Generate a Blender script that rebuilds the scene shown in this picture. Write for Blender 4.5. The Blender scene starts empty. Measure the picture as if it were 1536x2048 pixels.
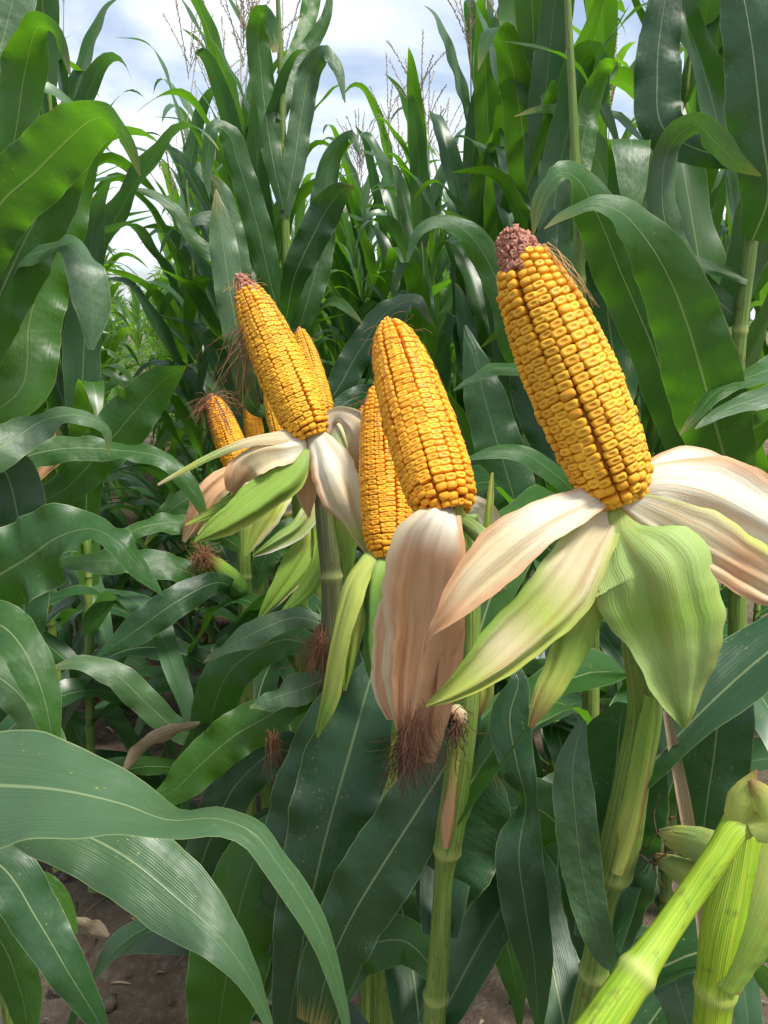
import bpy, math, random
import numpy as np
from mathutils import Matrix, Vector

R = math.radians
random.seed(7)
rng = np.random.default_rng(7)
SC = bpy.context.scene
COL = SC.collection

# ------------------------------------------------------------------ camera
FPX, CX, CY = 1547.0, 768.0, 1024.0          # focal length and centre in photo pixels
PITCH = R(13.9)
CAMH = 1.30
cam_d = bpy.data.cameras.new('camera')
cam = bpy.data.objects.new('camera', cam_d)
COL.objects.link(cam)
cam_d.sensor_fit = 'VERTICAL'
cam_d.angle = 2 * math.atan(1024 / FPX)
cam_d.clip_start, cam_d.clip_end = 0.02, 500
cam.location = (0, 0, CAMH)
cam.rotation_euler = (R(90) - PITCH, 0, 0)
SC.camera = cam
CAM = np.array([0, 0, CAMH])
C_R = np.array([1.0, 0, 0])
C_U = np.array([0, math.sin(PITCH), math.cos(PITCH)])
C_F = np.array([0, math.cos(PITCH), -math.sin(PITCH)])


def at(px, py, d):
    return CAM + C_F * d + C_R * ((px - CX) / FPX * d) - C_U * ((py - CY) / FPX * d)


# ------------------------------------------------------------------ sky, sun, exposure
SUN_EL, SUN_AZ = R(62), R(118)               # azimuth clockwise from +Y
world = bpy.data.worlds.new('World')
SC.world = world
world.use_nodes = True
wn, wl = world.node_tree.nodes, world.node_tree.links
wn.clear()
w_out = wn.new('ShaderNodeOutputWorld')
sky = wn.new('ShaderNodeTexSky')
sky.sky_type = 'NISHITA'
sky.sun_disc = False
sky.sun_elevation = SUN_EL
sky.sun_rotation = SUN_AZ
sky.dust_density = 2.0
sky.ozone_density = 1.5
bg1 = wn.new('ShaderNodeBackground')
bg1.inputs[1].default_value = 0.11
wl.new(sky.outputs[0], bg1.inputs[0])
tc = wn.new('ShaderNodeTexCoord')
sep = wn.new('ShaderNodeSeparateXYZ')
wl.new(tc.outputs['Generated'], sep.inputs[0])
zz = wn.new('ShaderNodeMath'); zz.operation = 'ADD'; zz.inputs[1].default_value = 0.22
zm = wn.new('ShaderNodeMath'); zm.operation = 'MAXIMUM'; zm.inputs[1].default_value = 0.0
wl.new(sep.outputs[2], zm.inputs[0]); wl.new(zm.outputs[0], zz.inputs[0])
cmb = wn.new('ShaderNodeCombineXYZ')
for i in (0, 1):
    dv = wn.new('ShaderNodeMath'); dv.operation = 'DIVIDE'
    wl.new(sep.outputs[i], dv.inputs[0]); wl.new(zz.outputs[0], dv.inputs[1])
    wl.new(dv.outputs[0], cmb.inputs[i])
cn = wn.new('ShaderNodeTexNoise')
cn.inputs['Scale'].default_value = 1.15
cn.inputs['Detail'].default_value = 7
cn.inputs['Roughness'].default_value = 0.52
cn.inputs['Distortion'].default_value = 0.3
wl.new(cmb.outputs[0], cn.inputs['Vector'])
cr = wn.new('ShaderNodeMapRange')
cr.interpolation_type = 'SMOOTHSTEP'
cr.inputs[1].default_value, cr.inputs[2].default_value = 0.36, 0.60
cr.inputs[3].default_value, cr.inputs[4].default_value = 0.15, 1.0
wl.new(cn.outputs['Fac'], cr.inputs[0])
bg2 = wn.new('ShaderNodeBackground')
bg2.inputs[0].default_value = (0.86, 0.92, 1.0, 1)
bg2.inputs[1].default_value = 0.76
wmix = wn.new('ShaderNodeMixShader')
wl.new(cr.outputs[0], wmix.inputs[0])
wl.new(bg1.outputs[0], wmix.inputs[1]); wl.new(bg2.outputs[0], wmix.inputs[2])
wl.new(wmix.outputs[0], w_out.inputs[0])

sun_d = bpy.data.lights.new('sun', 'SUN')
sun_d.energy = 3.6
sun_d.angle = R(12)
sun_d.color = (1.0, 0.96, 0.88)
sun = bpy.data.objects.new('sun', sun_d)
COL.objects.link(sun)
sdir = Vector((math.sin(SUN_AZ) * math.cos(SUN_EL), math.cos(SUN_AZ) * math.cos(SUN_EL), math.sin(SUN_EL)))
sun.rotation_euler = sdir.to_track_quat('Z', 'Y').to_euler()
sun.location = (0, 0, 20)

SC.view_settings.view_transform = 'Standard'
SC.view_settings.look = 'None'
SC.view_settings.gamma = 1
SC.view_settings.use_curve_mapping = False
SC.view_settings.exposure = 0.8
SC.render.engine = 'CYCLES'
SC.cycles.max_bounces = 5
SC.cycles.diffuse_bounces = 3
SC.cycles.glossy_bounces = 2
SC.cycles.transmission_bounces = 3
SC.cycles.use_denoising = True
SC.cycles.use_adaptive_sampling = True
SC.cycles.adaptive_threshold = 0.02


# ------------------------------------------------------------------ node helpers
class NT:
    def __init__(self, name):
        self.m = bpy.data.materials.new(name)
        self.m.use_nodes = True
        self.t = self.m.node_tree
        self.t.nodes.clear()
        self.out = self.t.nodes.new('ShaderNodeOutputMaterial')

    def n(self, typ, **kw):
        nd = self.t.nodes.new('ShaderNode' + typ)
        for k, v in kw.items():
            setattr(nd, k, v)
        return nd

    def put(self, v, sock):
        if isinstance(v, bpy.types.NodeSocket):
            self.t.links.new(v, sock)
        else:
            sock.default_value = v

    def math(self, op, a, b=0.0, c=0.0, clamp=False):
        nd = self.n('Math', operation=op, use_clamp=clamp)
        self.put(a, nd.inputs[0]); self.put(b, nd.inputs[1]); self.put(c, nd.inputs[2])
        return nd.outputs[0]

    def mix(self, f, a, b, blend='MIX'):
        nd = self.n('Mix', data_type='RGBA', blend_type=blend)
        a = (*a, 1) if isinstance(a, tuple) and len(a) == 3 else a
        b = (*b, 1) if isinstance(b, tuple) and len(b) == 3 else b
        self.put(f, nd.inputs[0]); self.put(a, nd.inputs[6]); self.put(b, nd.inputs[7])
        return nd.outputs[2]

    def noise(self, vec, scale, detail=3, rough=0.5):
        nd = self.n('TexNoise')
        self.put(vec, nd.inputs['Vector'])
        nd.inputs['Scale'].default_value = scale
        nd.inputs['Detail'].default_value = detail
        nd.inputs['Roughness'].default_value = rough
        return nd.outputs['Fac']

    def rng(self, v, a, b, c=0.0, d=1.0, smooth=True):
        nd = self.n('MapRange', interpolation_type='SMOOTHSTEP' if smooth else 'LINEAR')
        for i, x in enumerate((v, a, b, c, d)):
            self.put(x, nd.inputs[i])
        return nd.outputs[0]

    def xyz(self, x, y, z=0.0):
        nd = self.n('CombineXYZ')
        for i, v in enumerate((x, y, z)):
            self.put(v, nd.inputs[i])
        return nd.outputs[0]

    def uv(self):
        s = self.n('SeparateXYZ')
        self.t.links.new(self.n('UVMap').outputs[0], s.inputs[0])
        return s.outputs[0], s.outputs[1]

    def rand(self):
        o = self.n('ObjectInfo').outputs['Random']
        i = self.n('NewGeometry').outputs['Random Per Island']
        return self.math('FRACT', self.math('ADD', o, i))

    def bump(self, h, strength, dist):
        b = self.n('Bump')
        b.inputs['Strength'].default_value = strength
        b.inputs['Distance'].default_value = dist
        self.put(h, b.inputs['Height'])
        return b.outputs[0]

    def bsdf(self, col, rough=0.5, spec=0.5, normal=None, **kw):
        p = self.n('BsdfPrincipled')
        self.put((*col, 1) if isinstance(col, tuple) and len(col) == 3 else col, p.inputs['Base Color'])
        self.put(rough, p.inputs['Roughness'])
        self.put(spec, p.inputs['Specular IOR Level'])
        if normal is not None:
            self.put(normal, p.inputs['Normal'])
        for k, v in kw.items():
            self.put(v, p.inputs[k])
        return p.outputs[0]

    def trans(self, sh, tcol, fac, normal=None):
        t = self.n('BsdfTranslucent')
        self.put((*tcol, 1) if isinstance(tcol, tuple) and len(tcol) == 3 else tcol, t.inputs[0])
        if normal is not None:
            self.put(normal, t.inputs['Normal'])
        m = self.n('MixShader')
        self.put(fac, m.inputs[0])
        self.t.links.new(sh, m.inputs[1]); self.t.links.new(t.outputs[0], m.inputs[2])
        return m.outputs[0]

    def done(self, sh):
        self.t.links.new(sh, self.out.inputs[0])
        return self.m


# ------------------------------------------------------------------ materials
def leaf_material(name, dark=(0.013, 0.060, 0.018), light=(0.045, 0.130, 0.022), tcol=(0.17, 0.46, 0.006), tf=0.42,
                  dry=False, simple=False):
    k = NT(name)
    u, v = k.uv()
    rnd = k.rand()
    off = k.math('MULTIPLY', rnd, 37.0)
    a = k.math('ABSOLUTE', k.math('SUBTRACT', u, 0.5))
    geo = k.n('NewGeometry')
    big = k.noise(geo.outputs['Position'], 5.0, 3)
    streak = k.noise(k.xyz(k.math('MULTIPLY', u, 60.0), k.math('MULTIPLY', v, 1.5), off), 1.0, 2)
    stripes = k.math('SINE', k.math('MULTIPLY_ADD', streak, 9.0, k.math('MULTIPLY', u, 200.0)))
    f = k.math('ADD', k.math('MULTIPLY', rnd, 0.55), k.math('MULTIPLY', big, 0.5), clamp=True)
    f = k.math('ADD', f, k.math('MULTIPLY', k.math('SUBTRACT', streak, 0.5), 0.5), clamp=True)
    col = k.mix(f, dark, light)
    # fine yellow-green flecks
    sp = k.noise(k.xyz(k.math('MULTIPLY', u, 26.0), k.math('MULTIPLY', v, 130.0), off), 1.0, 2, 0.6)
    patch = k.noise(k.xyz(k.math('MULTIPLY', u, 2.0), k.math('MULTIPLY', v, 6.0), off), 1.0, 1)
    fl = k.math('MULTIPLY', k.rng(sp, 0.665, 0.72), k.rng(patch, 0.45, 0.60))
    col = k.mix(k.math('MULTIPLY', fl, 0.75), col, (0.33, 0.34, 0.07))
    # yellowing of some tips and edges
    tipf = k.rng(k.math('ADD', v, k.math('MULTIPLY', k.math('SUBTRACT', streak, 0.5), 0.35)), 0.93, 1.03)
    tipf = k.math('MULTIPLY', tipf, k.rng(rnd, 0.55, 0.7))
    col = k.mix(tipf, col, (0.36, 0.27, 0.07))
    edge = k.rng(a, 0.482, 0.497)
    col = k.mix(k.math('MULTIPLY', edge, 0.55), col, (0.30, 0.36, 0.14))
    # pale midrib that thins towards the tip
    wid = k.math('MULTIPLY_ADD', v, -0.026, 0.032)
    mid = k.math('SUBTRACT', 1.0, k.rng(k.math('DIVIDE', a, wid), 0.35, 1.0))
    col = k.mix(k.math('MULTIPLY', mid, k.math('MULTIPLY_ADD', rnd, 0.5, 0.25)), col, (0.34, 0.42, 0.20))
    if dry:
        col = k.mix(k.rng(streak, 0.3, 0.7), (0.22, 0.15, 0.085), (0.42, 0.33, 0.21))
    h = k.math('ADD', k.math('MULTIPLY', stripes, 0.08), k.math('MULTIPLY', streak, 0.6))
    h = k.math('ADD', h, k.math('MULTIPLY', mid, -2.0))
    if simple:
        sh = k.bsdf(col, k.math('MULTIPLY_ADD', big, 0.2, 0.26), 0.65)
        return k.done(k.trans(sh, k.mix(0.65, col, tcol), tf))
    und = k.noise(k.xyz(k.math('MULTIPLY', u, 2.5), k.math('MULTIPLY', v, 15.0), off), 1.0, 2)
    nrm = k.bump(h, 0.35, 0.0012)
    b2 = k.n('Bump')
    b2.inputs['Strength'].default_value = 0.22
    b2.inputs['Distance'].default_value = 0.012
    k.put(und, b2.inputs['Height']); k.put(nrm, b2.inputs['Normal'])
    nrm = b2.outputs[0]
    rough = k.math('MULTIPLY_ADD', streak, 0.12, k.math('MULTIPLY_ADD', big, 0.16, 0.29))
    sh = k.bsdf(col, rough, 0.65, nrm)
    tc2 = k.mix(0.65, col, tcol) if not dry else col
    tc2 = k.mix(k.math('MULTIPLY', mid, 0.5), tc2, (0.30, 0.40, 0.05))
    return k.done(k.trans(sh, tc2, tf, nrm))


M = {}
M['leaf'] = leaf_material('corn_leaf')
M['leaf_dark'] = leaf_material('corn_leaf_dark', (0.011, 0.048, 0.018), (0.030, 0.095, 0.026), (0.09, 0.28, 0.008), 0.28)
M['leaf_pale'] = leaf_material('corn_leaf_pale', (0.034, 0.090, 0.036), (0.082, 0.160, 0.060), (0.12, 0.32, 0.02), 0.26)
M['leaf_bright'] = leaf_material('corn_leaf_bright', (0.024, 0.10, 0.010), (0.065, 0.18, 0.015), (0.20, 0.48, 0.012), 0.50)
M['leaf_far'] = leaf_material('corn_leaf_far', (0.024, 0.086, 0.022), (0.080, 0.185, 0.036), (0.24, 0.54, 0.014), 0.46, simple=True)
M['leaf_row'] = leaf_material('corn_leaf_row', (0.016, 0.066, 0.018), (0.055, 0.145, 0.024), (0.18, 0.47, 0.006), 0.44, simple=True)
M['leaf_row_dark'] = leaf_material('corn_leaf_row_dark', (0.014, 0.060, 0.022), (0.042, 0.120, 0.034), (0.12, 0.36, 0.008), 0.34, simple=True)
M['leaf_row_pale'] = leaf_material('corn_leaf_row_pale', (0.036, 0.098, 0.048), (0.080, 0.170, 0.072), (0.14, 0.38, 0.02), 0.30, simple=True)
M['dry'] = leaf_material('dry_leaf', dry=True, tf=0.15)


def stalk_material(name, c1, c2, stain=0.25):
    k = NT(name)
    u, v = k.uv()
    off = k.math('MULTIPLY', k.rand(), 20.0)
    s = k.noise(k.xyz(k.math('MULTIPLY', u, 22.0), k.math('MULTIPLY', v, 3.0), off), 1.0, 3)
    bl = k.noise(k.xyz(k.math('MULTIPLY', u, 3.0), k.math('MULTIPLY', v, 16.0), off), 1.0, 4, 0.6)
    col = k.mix(k.rng(s, 0.3, 0.7), c1, c2)
    col = k.mix(k.math('MULTIPLY', k.rng(bl, 0.56, 0.70), stain), col, (0.09, 0.05, 0.02))
    at_ = k.n('Attribute', attribute_name='node')
    col = k.mix(k.math('MULTIPLY', at_.outputs['Fac'], 0.55), col, (0.42, 0.45, 0.14))
    nrm = k.bump(k.math('ADD', s, k.math('MULTIPLY', k.math('SINE', k.math('MULTIPLY', u, 190.0)), 0.3)), 0.4, 0.001)
    return k.done(k.bsdf(col, 0.42, 0.45, nrm))


M['stalk'] = stalk_material('corn_stalk', (0.075, 0.15, 0.020), (0.20, 0.27, 0.055), 0.6)
M['stalk_bright'] = stalk_material('corn_stalk_bright', (0.16, 0.30, 0.010), (0.33, 0.44, 0.025), 0.45)
M['stalk_dark'] = stalk_material('corn_stalk_stained', (0.035, 0.04, 0.015), (0.13, 0.14, 0.04), 0.95)


def husk_material():
    k = NT('husk')
    u, v = k.uv()
    off = k.math('MULTIPLY', k.rand(), 31.0)
    c = k.n('Attribute', attribute_name='col').outputs['Color']
    s = k.noise(k.xyz(k.math('MULTIPLY', u, 46.0), k.math('MULTIPLY', v, 0.9), off), 1.0, 2)
    s2 = k.noise(k.xyz(k.math('MULTIPLY', u, 9.0), k.math('MULTIPLY', v, 1.6), off), 1.0, 3)
    bl = k.noise(k.xyz(k.math('MULTIPLY', u, 7.0), k.math('MULTIPLY', v, 9.0), off), 1.0, 5, 0.65)
    col = k.mix(k.math('MULTIPLY', k.rng(s2, 0.46, 0.68), 0.38), c, k.mix(1.0, c, (0.95, 0.66, 0.40), 'MULTIPLY'))
    col = k.mix(k.math('MULTIPLY', k.rng(s, 0.50, 0.68), 0.20), col, k.mix(1.0, col, (0.70, 0.52, 0.34), 'MULTIPLY'))
    a = k.math('ABSOLUTE', k.math('SUBTRACT', u, 0.5))
    wear = k.math('ADD', bl, k.math('MULTIPLY_ADD', k.math('MULTIPLY', v, v), 0.16, k.math('MULTIPLY', a, 0.12)))
    col = k.mix(k.math('MULTIPLY', k.rng(wear, 0.72, 0.86), 0.75), col, (0.24, 0.135, 0.06))
    s3 = k.noise(k.xyz(k.math('MULTIPLY', u, 95.0), k.math('MULTIPLY', v, 1.5), off), 1.0, 2)
    nrm = k.bump(k.math('ADD', k.math('MULTIPLY', s3, 0.8), k.math('MULTIPLY', bl, 1.0)), 0.6, 0.0013)
    sh = k.bsdf(col, 0.55, 0.30, nrm)
    return k.done(k.trans(sh, col, 0.22, nrm))


M['husk'] = husk_material()


def kernel_material(name, hue):
    k = NT(name)
    c = k.n('Attribute', attribute_name='col').outputs['Color']
    rnd = k.rand()
    col = k.mix(1.0, c, k.mix(rnd, (0.84 * hue[0], 0.78 * hue[1], 0.8 * hue[2]), (1.10 * hue[0], 1.14 * hue[1], 1.3 * hue[2])), 'MULTIPLY')
    p = k.n('NewGeometry').outputs['Position']
    n = k.noise(p, 40.0, 3)
    col = k.mix(k.math('MULTIPLY', k.rng(n, 0.5, 0.75), 0.30), col, k.mix(1.0, col, (0.80, 0.62, 0.45), 'MULTIPLY'))
    nrm = k.bump(k.noise(p, 900.0, 2), 0.12, 0.0006)
    sh = k.bsdf(col, k.math('MULTIPLY_ADD', rnd, 0.15, 0.44), 0.30, nrm)
    return k.done(sh)


M['kernel'] = kernel_material('kernel_gold', (0.93, 0.98, 1.0))
M['kernel_orange'] = kernel_material('kernel_orange', (1.05, 0.96, 0.9))


def plain(name, c1, c2, scale=60.0, rough=0.7, bump=0.4):
    k = NT(name)
    p = k.n('TexCoord').outputs['Object']
    n = k.noise(p, scale, 4, 0.6)
    r = k.rand()
    col = k.mix(k.math('ADD', k.math('MULTIPLY', n, 0.7), k.math('MULTIPLY', r, 0.3)), c1, c2)
    return k.done(k.bsdf(col, rough, 0.3, k.bump(n, bump, 0.002)))


M['cob'] = plain('cob_core', (0.50, 0.20, 0.02), (0.62, 0.30, 0.04), 200)
M['cob_tip'] = plain('cob_tip', (0.26, 0.085, 0.055), (0.54, 0.27, 0.19), 350)
M['silk'] = plain('silk_brown', (0.17, 0.065, 0.035), (0.36, 0.17, 0.09), 20)
M['silk_dark'] = plain('silk_dark', (0.06, 0.028, 0.020), (0.17, 0.08, 0.05), 20)
M['silk_gold'] = plain('silk_gold', (0.25, 0.13, 0.04), (0.50, 0.30, 0.12), 20)
M['tassel'] = plain('tassel', (0.32, 0.26, 0.16), (0.46, 0.36, 0.28), 80)


def soil_material():
    k = NT('soil')
    p = k.n('NewGeometry').outputs['Position']
    a = k.noise(p, 4.0, 6, 0.6)
    b = k.noise(p, 45.0, 6, 0.65)
    c = k.noise(p, 260.0, 3, 0.6)
    col = k.mix(k.rng(a, 0.3, 0.7), (0.095, 0.068, 0.048), (0.175, 0.132, 0.098))
    col = k.mix(k.math('MULTIPLY', k.rng(b, 0.45, 0.7), 0.6), col, (0.23, 0.185, 0.145))
    h = k.math('ADD', b, k.math('MULTIPLY', c, 0.35))
    return k.done(k.bsdf(col, 0.95, 0.2, k.bump(h, 0.9, 0.02)))


M['soil'] = soil_material()

# ------------------------------------------------------------------ mesh helpers


def mkmesh(name, V, F, mats, uv=None, col=None, fac=None, matidx=None, smooth=True):
    """V (n,3); F (k,3|4) int array or list of tuples; uv per vertex (n,2); col per vertex (n,3)."""
    me = bpy.data.meshes.new(name)
    V = np.asarray(V, dtype=np.float64)
    F = [tuple(f) for f in (F.tolist() if isinstance(F, np.ndarray) else F)]
    me.from_pydata(V.tolist(), [], F)
    li = np.empty(len(me.loops), dtype=np.int32)
    me.loops.foreach_get('vertex_index', li)
    if uv is not None:
        l = me.uv_layers.new(name='UVMap')
        l.data.foreach_set('uv', np.asarray(uv, dtype=np.float32)[li].ravel())
    if col is not None:
        ca = me.attributes.new('col', 'FLOAT_COLOR', 'POINT')
        ca.data.foreach_set('color', np.hstack([np.asarray(col), np.ones((len(V), 1))]).astype(np.float32).ravel())
    if fac is not None:
        fa = me.attributes.new('node', 'FLOAT', 'POINT')
        fa.data.foreach_set('value', np.asarray(fac, dtype=np.float32))
    for m in (mats if isinstance(mats, (list, tuple)) else [mats]):
        me.materials.append(m)
    if matidx is not None:
        me.polygons.foreach_set('material_index', np.asarray(matidx, dtype=np.int32))
    if smooth:
        me.polygons.foreach_set('use_smooth', np.ones(len(me.polygons), dtype=bool))
    me.update()
    return me


def link(name, data, parent=None, mw=None):
    o = bpy.data.objects.new(name, data)
    COL.objects.link(o)
    if parent is not None:
        o.parent = parent
    if mw is not None:
        o.matrix_local = mw
    return o


def tag(o, label, cat, group=None, kind=None):
    if label:
        o['label'] = label
    if cat:
        o['category'] = cat
    if group:
        o['group'] = group
    if kind:
        o['kind'] = kind
    return o


def quads(n, m, closed=False):
    i = np.arange(n - 1)[:, None]
    j = np.arange(m if closed else m - 1)[None, :]
    j2 = (j + 1) % m
    return np.stack([i * m + j, i * m + j2, (i + 1) * m + j2, (i + 1) * m + j], -1).reshape(-1, 4)


def nrmz(a):
    return a / np.maximum(np.linalg.norm(a, axis=-1, keepdims=True), 1e-9)


def interp(ctrl, n, geo=3):
    """smooth curve through control rows; parameter is chord length of the first `geo` columns"""
    c = np.asarray(ctrl, dtype=float)
    d = np.linalg.norm(np.diff(c[:, :geo], axis=0), axis=1)
    t = np.concatenate([[0], np.cumsum(np.maximum(d, 1e-6))])
    t /= t[-1]
    k = len(t)
    m = np.zeros_like(c)
    for i in range(k):
        if i == 0:
            m[i] = (c[1] - c[0]) / (t[1] - t[0])
        elif i == k - 1:
            m[i] = (c[-1] - c[-2]) / (t[-1] - t[-2])
        else:
            a, b = t[i] - t[i - 1], t[i + 1] - t[i]
            m[i] = ((c[i] - c[i - 1]) / a * b + (c[i + 1] - c[i]) / b * a) / (a + b)
    s = np.linspace(0, 1, n)
    idx = np.clip(np.searchsorted(t, s, side='right') - 1, 0, k - 2)
    h = (t[idx + 1] - t[idx])[:, None]
    x = ((s - t[idx])[:, None]) / h
    p0, p1, m0, m1 = c[idx], c[idx + 1], m[idx], m[idx + 1]
    return ((2 * x**3 - 3 * x**2 + 1) * p0 + (x**3 - 2 * x**2 + x) * h * m0 + (-2 * x**3 + 3 * x**2) * p1 + (x**3 - x**2) * h * m1), s


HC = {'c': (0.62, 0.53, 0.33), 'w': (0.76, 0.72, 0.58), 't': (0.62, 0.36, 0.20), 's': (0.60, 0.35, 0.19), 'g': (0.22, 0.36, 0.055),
      'y': (0.42, 0.50, 0.11), 'd': (0.10, 0.22, 0.04), 'b': (0.26, 0.14, 0.06), 'p': (0.33, 0.46, 0.14)}


def blade_mesh(name, rows, mat, cup=0.10, ruf=0.0, waves=6.5, side=None, n=44, m=17, cols=None, edge=None, pleat=0.0, seed=0,
               edgew=0.35, fold=0.0, origin=None, blunt=False):
    """a leaf or husk blade through points (px, py, depth, width in px at that depth, roll)"""
    rs = np.random.default_rng(seed + 11)
    ctrl = []
    for r in rows:
        p = at(r[0], r[1], r[2])
        roll = r[4] if len(r) > 4 else 0
        ctrl.append([*p, r[3] * r[2] / FPX, roll])
    c, s = interp(ctrl, n)
    P, w, roll = c[:, :3], np.maximum(c[:, 3], 0.0004), np.radians(c[:, 4])
    T = nrmz(np.gradient(P, axis=0))
    if side is None:
        Vw = nrmz(CAM - P)
        N0 = nrmz(Vw - (Vw * T).sum(1, keepdims=True) * T)
        B0 = np.cross(T, N0)
    else:
        sv = side[0] * C_R + side[1] * C_U + side[2] * C_F
        B0 = nrmz(sv - (T @ sv)[:, None] * T)
        N0 = np.cross(B0, T)
    N = np.cos(roll)[:, None] * N0 + np.sin(roll)[:, None] * B0
    B = np.cross(T, N)
    u = np.linspace(-1, 1, m)
    ph = rs.uniform(0, 6.28, 4)
    off = -cup * u[None, :]**2 * w[:, None] - fold * np.abs(u)[None, :] * w[:, None]
    waves = waves * float(np.clip(np.linalg.norm(np.diff(P, axis=0), axis=1).sum() / .5, .25, 1.2))
    if ruf:
        env = np.sin(np.pi * np.clip(s, 0, 1))**0.5
        wav = np.where(u[None, :] > 0, np.sin(2 * np.pi * waves * s[:, None] + ph[0]) + 0.5 * np.sin(2 * np.pi * waves * 1.7 * s[:, None] + ph[1]),
                       np.sin(2 * np.pi * waves * 0.93 * s[:, None] + ph[2]) + 0.5 * np.sin(2 * np.pi * waves * 1.9 * s[:, None] + ph[3]))
        off = off + ruf * (np.abs(u)**2)[None, :] * wav * (env * w)[:, None]
    if pleat and cols:
        for kq in range(5):                      # a few sharp lengthwise creases that wander
            u0 = rs.uniform(-.8, .8) + .15 * np.sin(2.5 * s + rs.uniform(0, 6))
            dd = np.abs(u[None, :] - u0[:, None])
            off = off + rs.choice((-1, 1)) * pleat * 2.2 * w[:, None] * np.maximum(1 - dd / rs.uniform(.18, .4), 0) * np.clip(s * 3, 0, 1)[:, None]
        off = off + .05 * (u**2)[None, :] * np.sign(u)[None, :] * np.sin(11 * s[:, None] + ph[3]) * w[:, None] * np.clip(s * 2, 0, 1)[:, None]
    elif pleat:
        off = off + pleat * w[:, None] * np.sin(u[None, :] * 7.0 + ph[0] + 1.2 * np.sin(3 * s[:, None] + ph[1])) * (0.4 + 0.6 * s[:, None])
    jag0 = 1 + .025 * np.sin(s * 19 + ph[1]) + .02 * np.sin(s * 47 + ph[2]) + .012 * np.sin(s * 101 + ph[3])
    jag = 1 + 0.03 * np.sin(s * 23 + ph[2]) + .02 * np.sin(s * 57 + ph[0]) if cols else jag0
    lat = u[None, :] * (w * jag)[:, None] / 2
    Q = quads(n, m)
    if cols:
        asym = .16 * np.sin(2.6 * s + ph[0]) + .05 * np.sin(13 * s + ph[2])
        lat = lat * (1 + asym[:, None] * np.sign(u)[None, :])
        for sg in (-1, 1):                       # rolled margins
            cu = rs.uniform(-.10, .16) * np.clip(s * 2.5, 0, 1) * (1 + .5 * np.sin(8 * s + ph[1] + sg))
            off = off + (cu * w)[:, None] * np.clip(sg * u, 0, 1)[None, :]**5
    if n >= 40 and m >= 13:                      # splits running in from the tip or the margin
        for kq in range(int(rs.integers(2, 5)) if cols else 0):
            c0 = int(rs.integers(2, m - 3))
            r0, r1 = (int(n * rs.uniform(.55, .85)), n) if cols else (int(n * rs.uniform(.3, .7)), 0)
            if not cols:
                c0 = int(rs.choice((1, m - 3)))
                r1 = r0 + int(rs.integers(2, 4))
            row_i, col_i = Q[:, 0] // m, Q[:, 0] % m
            if not cols:
                Q = Q[~((col_i == c0) & (row_i >= r0) & (row_i < r1))]
            if cols:
                d = np.clip((np.arange(n) - r0) / (n - r0), 0, 1) * .07 * w
                off = off + (d[:, None] * rs.choice((-1, 1))) * (np.arange(m) > c0)[None, :]
    X = P[:, None, :] + B[:, None, :] * lat[:, :, None] + N[:, None, :] * off[:, :, None]
    uv = np.stack(np.broadcast_arrays((u[None, :] + 1) / 2, s[:, None]), -1).reshape(-1, 2)
    vc = None
    if cols:
        stops = np.array([HC[q] for q in cols])
        tt = np.linspace(0, 1, len(cols))
        base = np.stack([np.interp(s, tt, stops[:, q]) for q in range(3)], -1)
        vc = np.repeat(base[:, None, :], m, 1)
        if edge:
            e1 = np.array(HC[edge[0]]); e2 = np.array(HC[edge[-1]])
            wob = 0.12 * np.sin(9 * s + ph[1])
            f1 = np.clip((-u[None, :] - (1 - edgew) + wob[:, None]) / edgew, 0, 1)[..., None]
            f2 = np.clip((u[None, :] - (1 - edgew) + wob[:, None]) / edgew, 0, 1)[..., None]
            vc = vc * (1 - f1) + e1 * f1
            vc = vc * (1 - f2) + e2 * f2
        vc = vc.reshape(-1, 3)
    V = X.reshape(-1, 3)
    if origin is not None:
        V = V - np.asarray(origin)
    return mkmesh(name, V, Q, mat, uv=uv, col=vc)


def tube_arrays(P, rad, sides=12, uvscale=1.0):
    n = len(P)
    T = nrmz(np.gradient(P, axis=0))
    ref = np.array([0.37, 0.93, 0.05])
    A = nrmz(np.cross(T, ref))
    Bv = np.cross(T, A)
    th = np.linspace(0, 2 * np.pi, sides, endpoint=False)
    V = P[:, None, :] + rad[:, None, None] * (np.cos(th)[None, :, None] * A[:, None, :] + np.sin(th)[None, :, None] * Bv[:, None, :])
    L = np.concatenate([[0], np.cumsum(np.linalg.norm(np.diff(P, axis=0), axis=1))])
    uu = np.abs(np.linspace(-1, 1, sides, endpoint=False))
    uv = np.stack(np.broadcast_arrays(uu[None, :], (L * uvscale)[:, None]), -1).reshape(-1, 2)
    F = [tuple(q) for q in quads(n, sides, True).tolist()]
    F.append(tuple(range(sides))[::-1])
    F.append(tuple((n - 1) * sides + i for i in range(sides)))
    return V.reshape(-1, 3), F, uv


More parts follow.
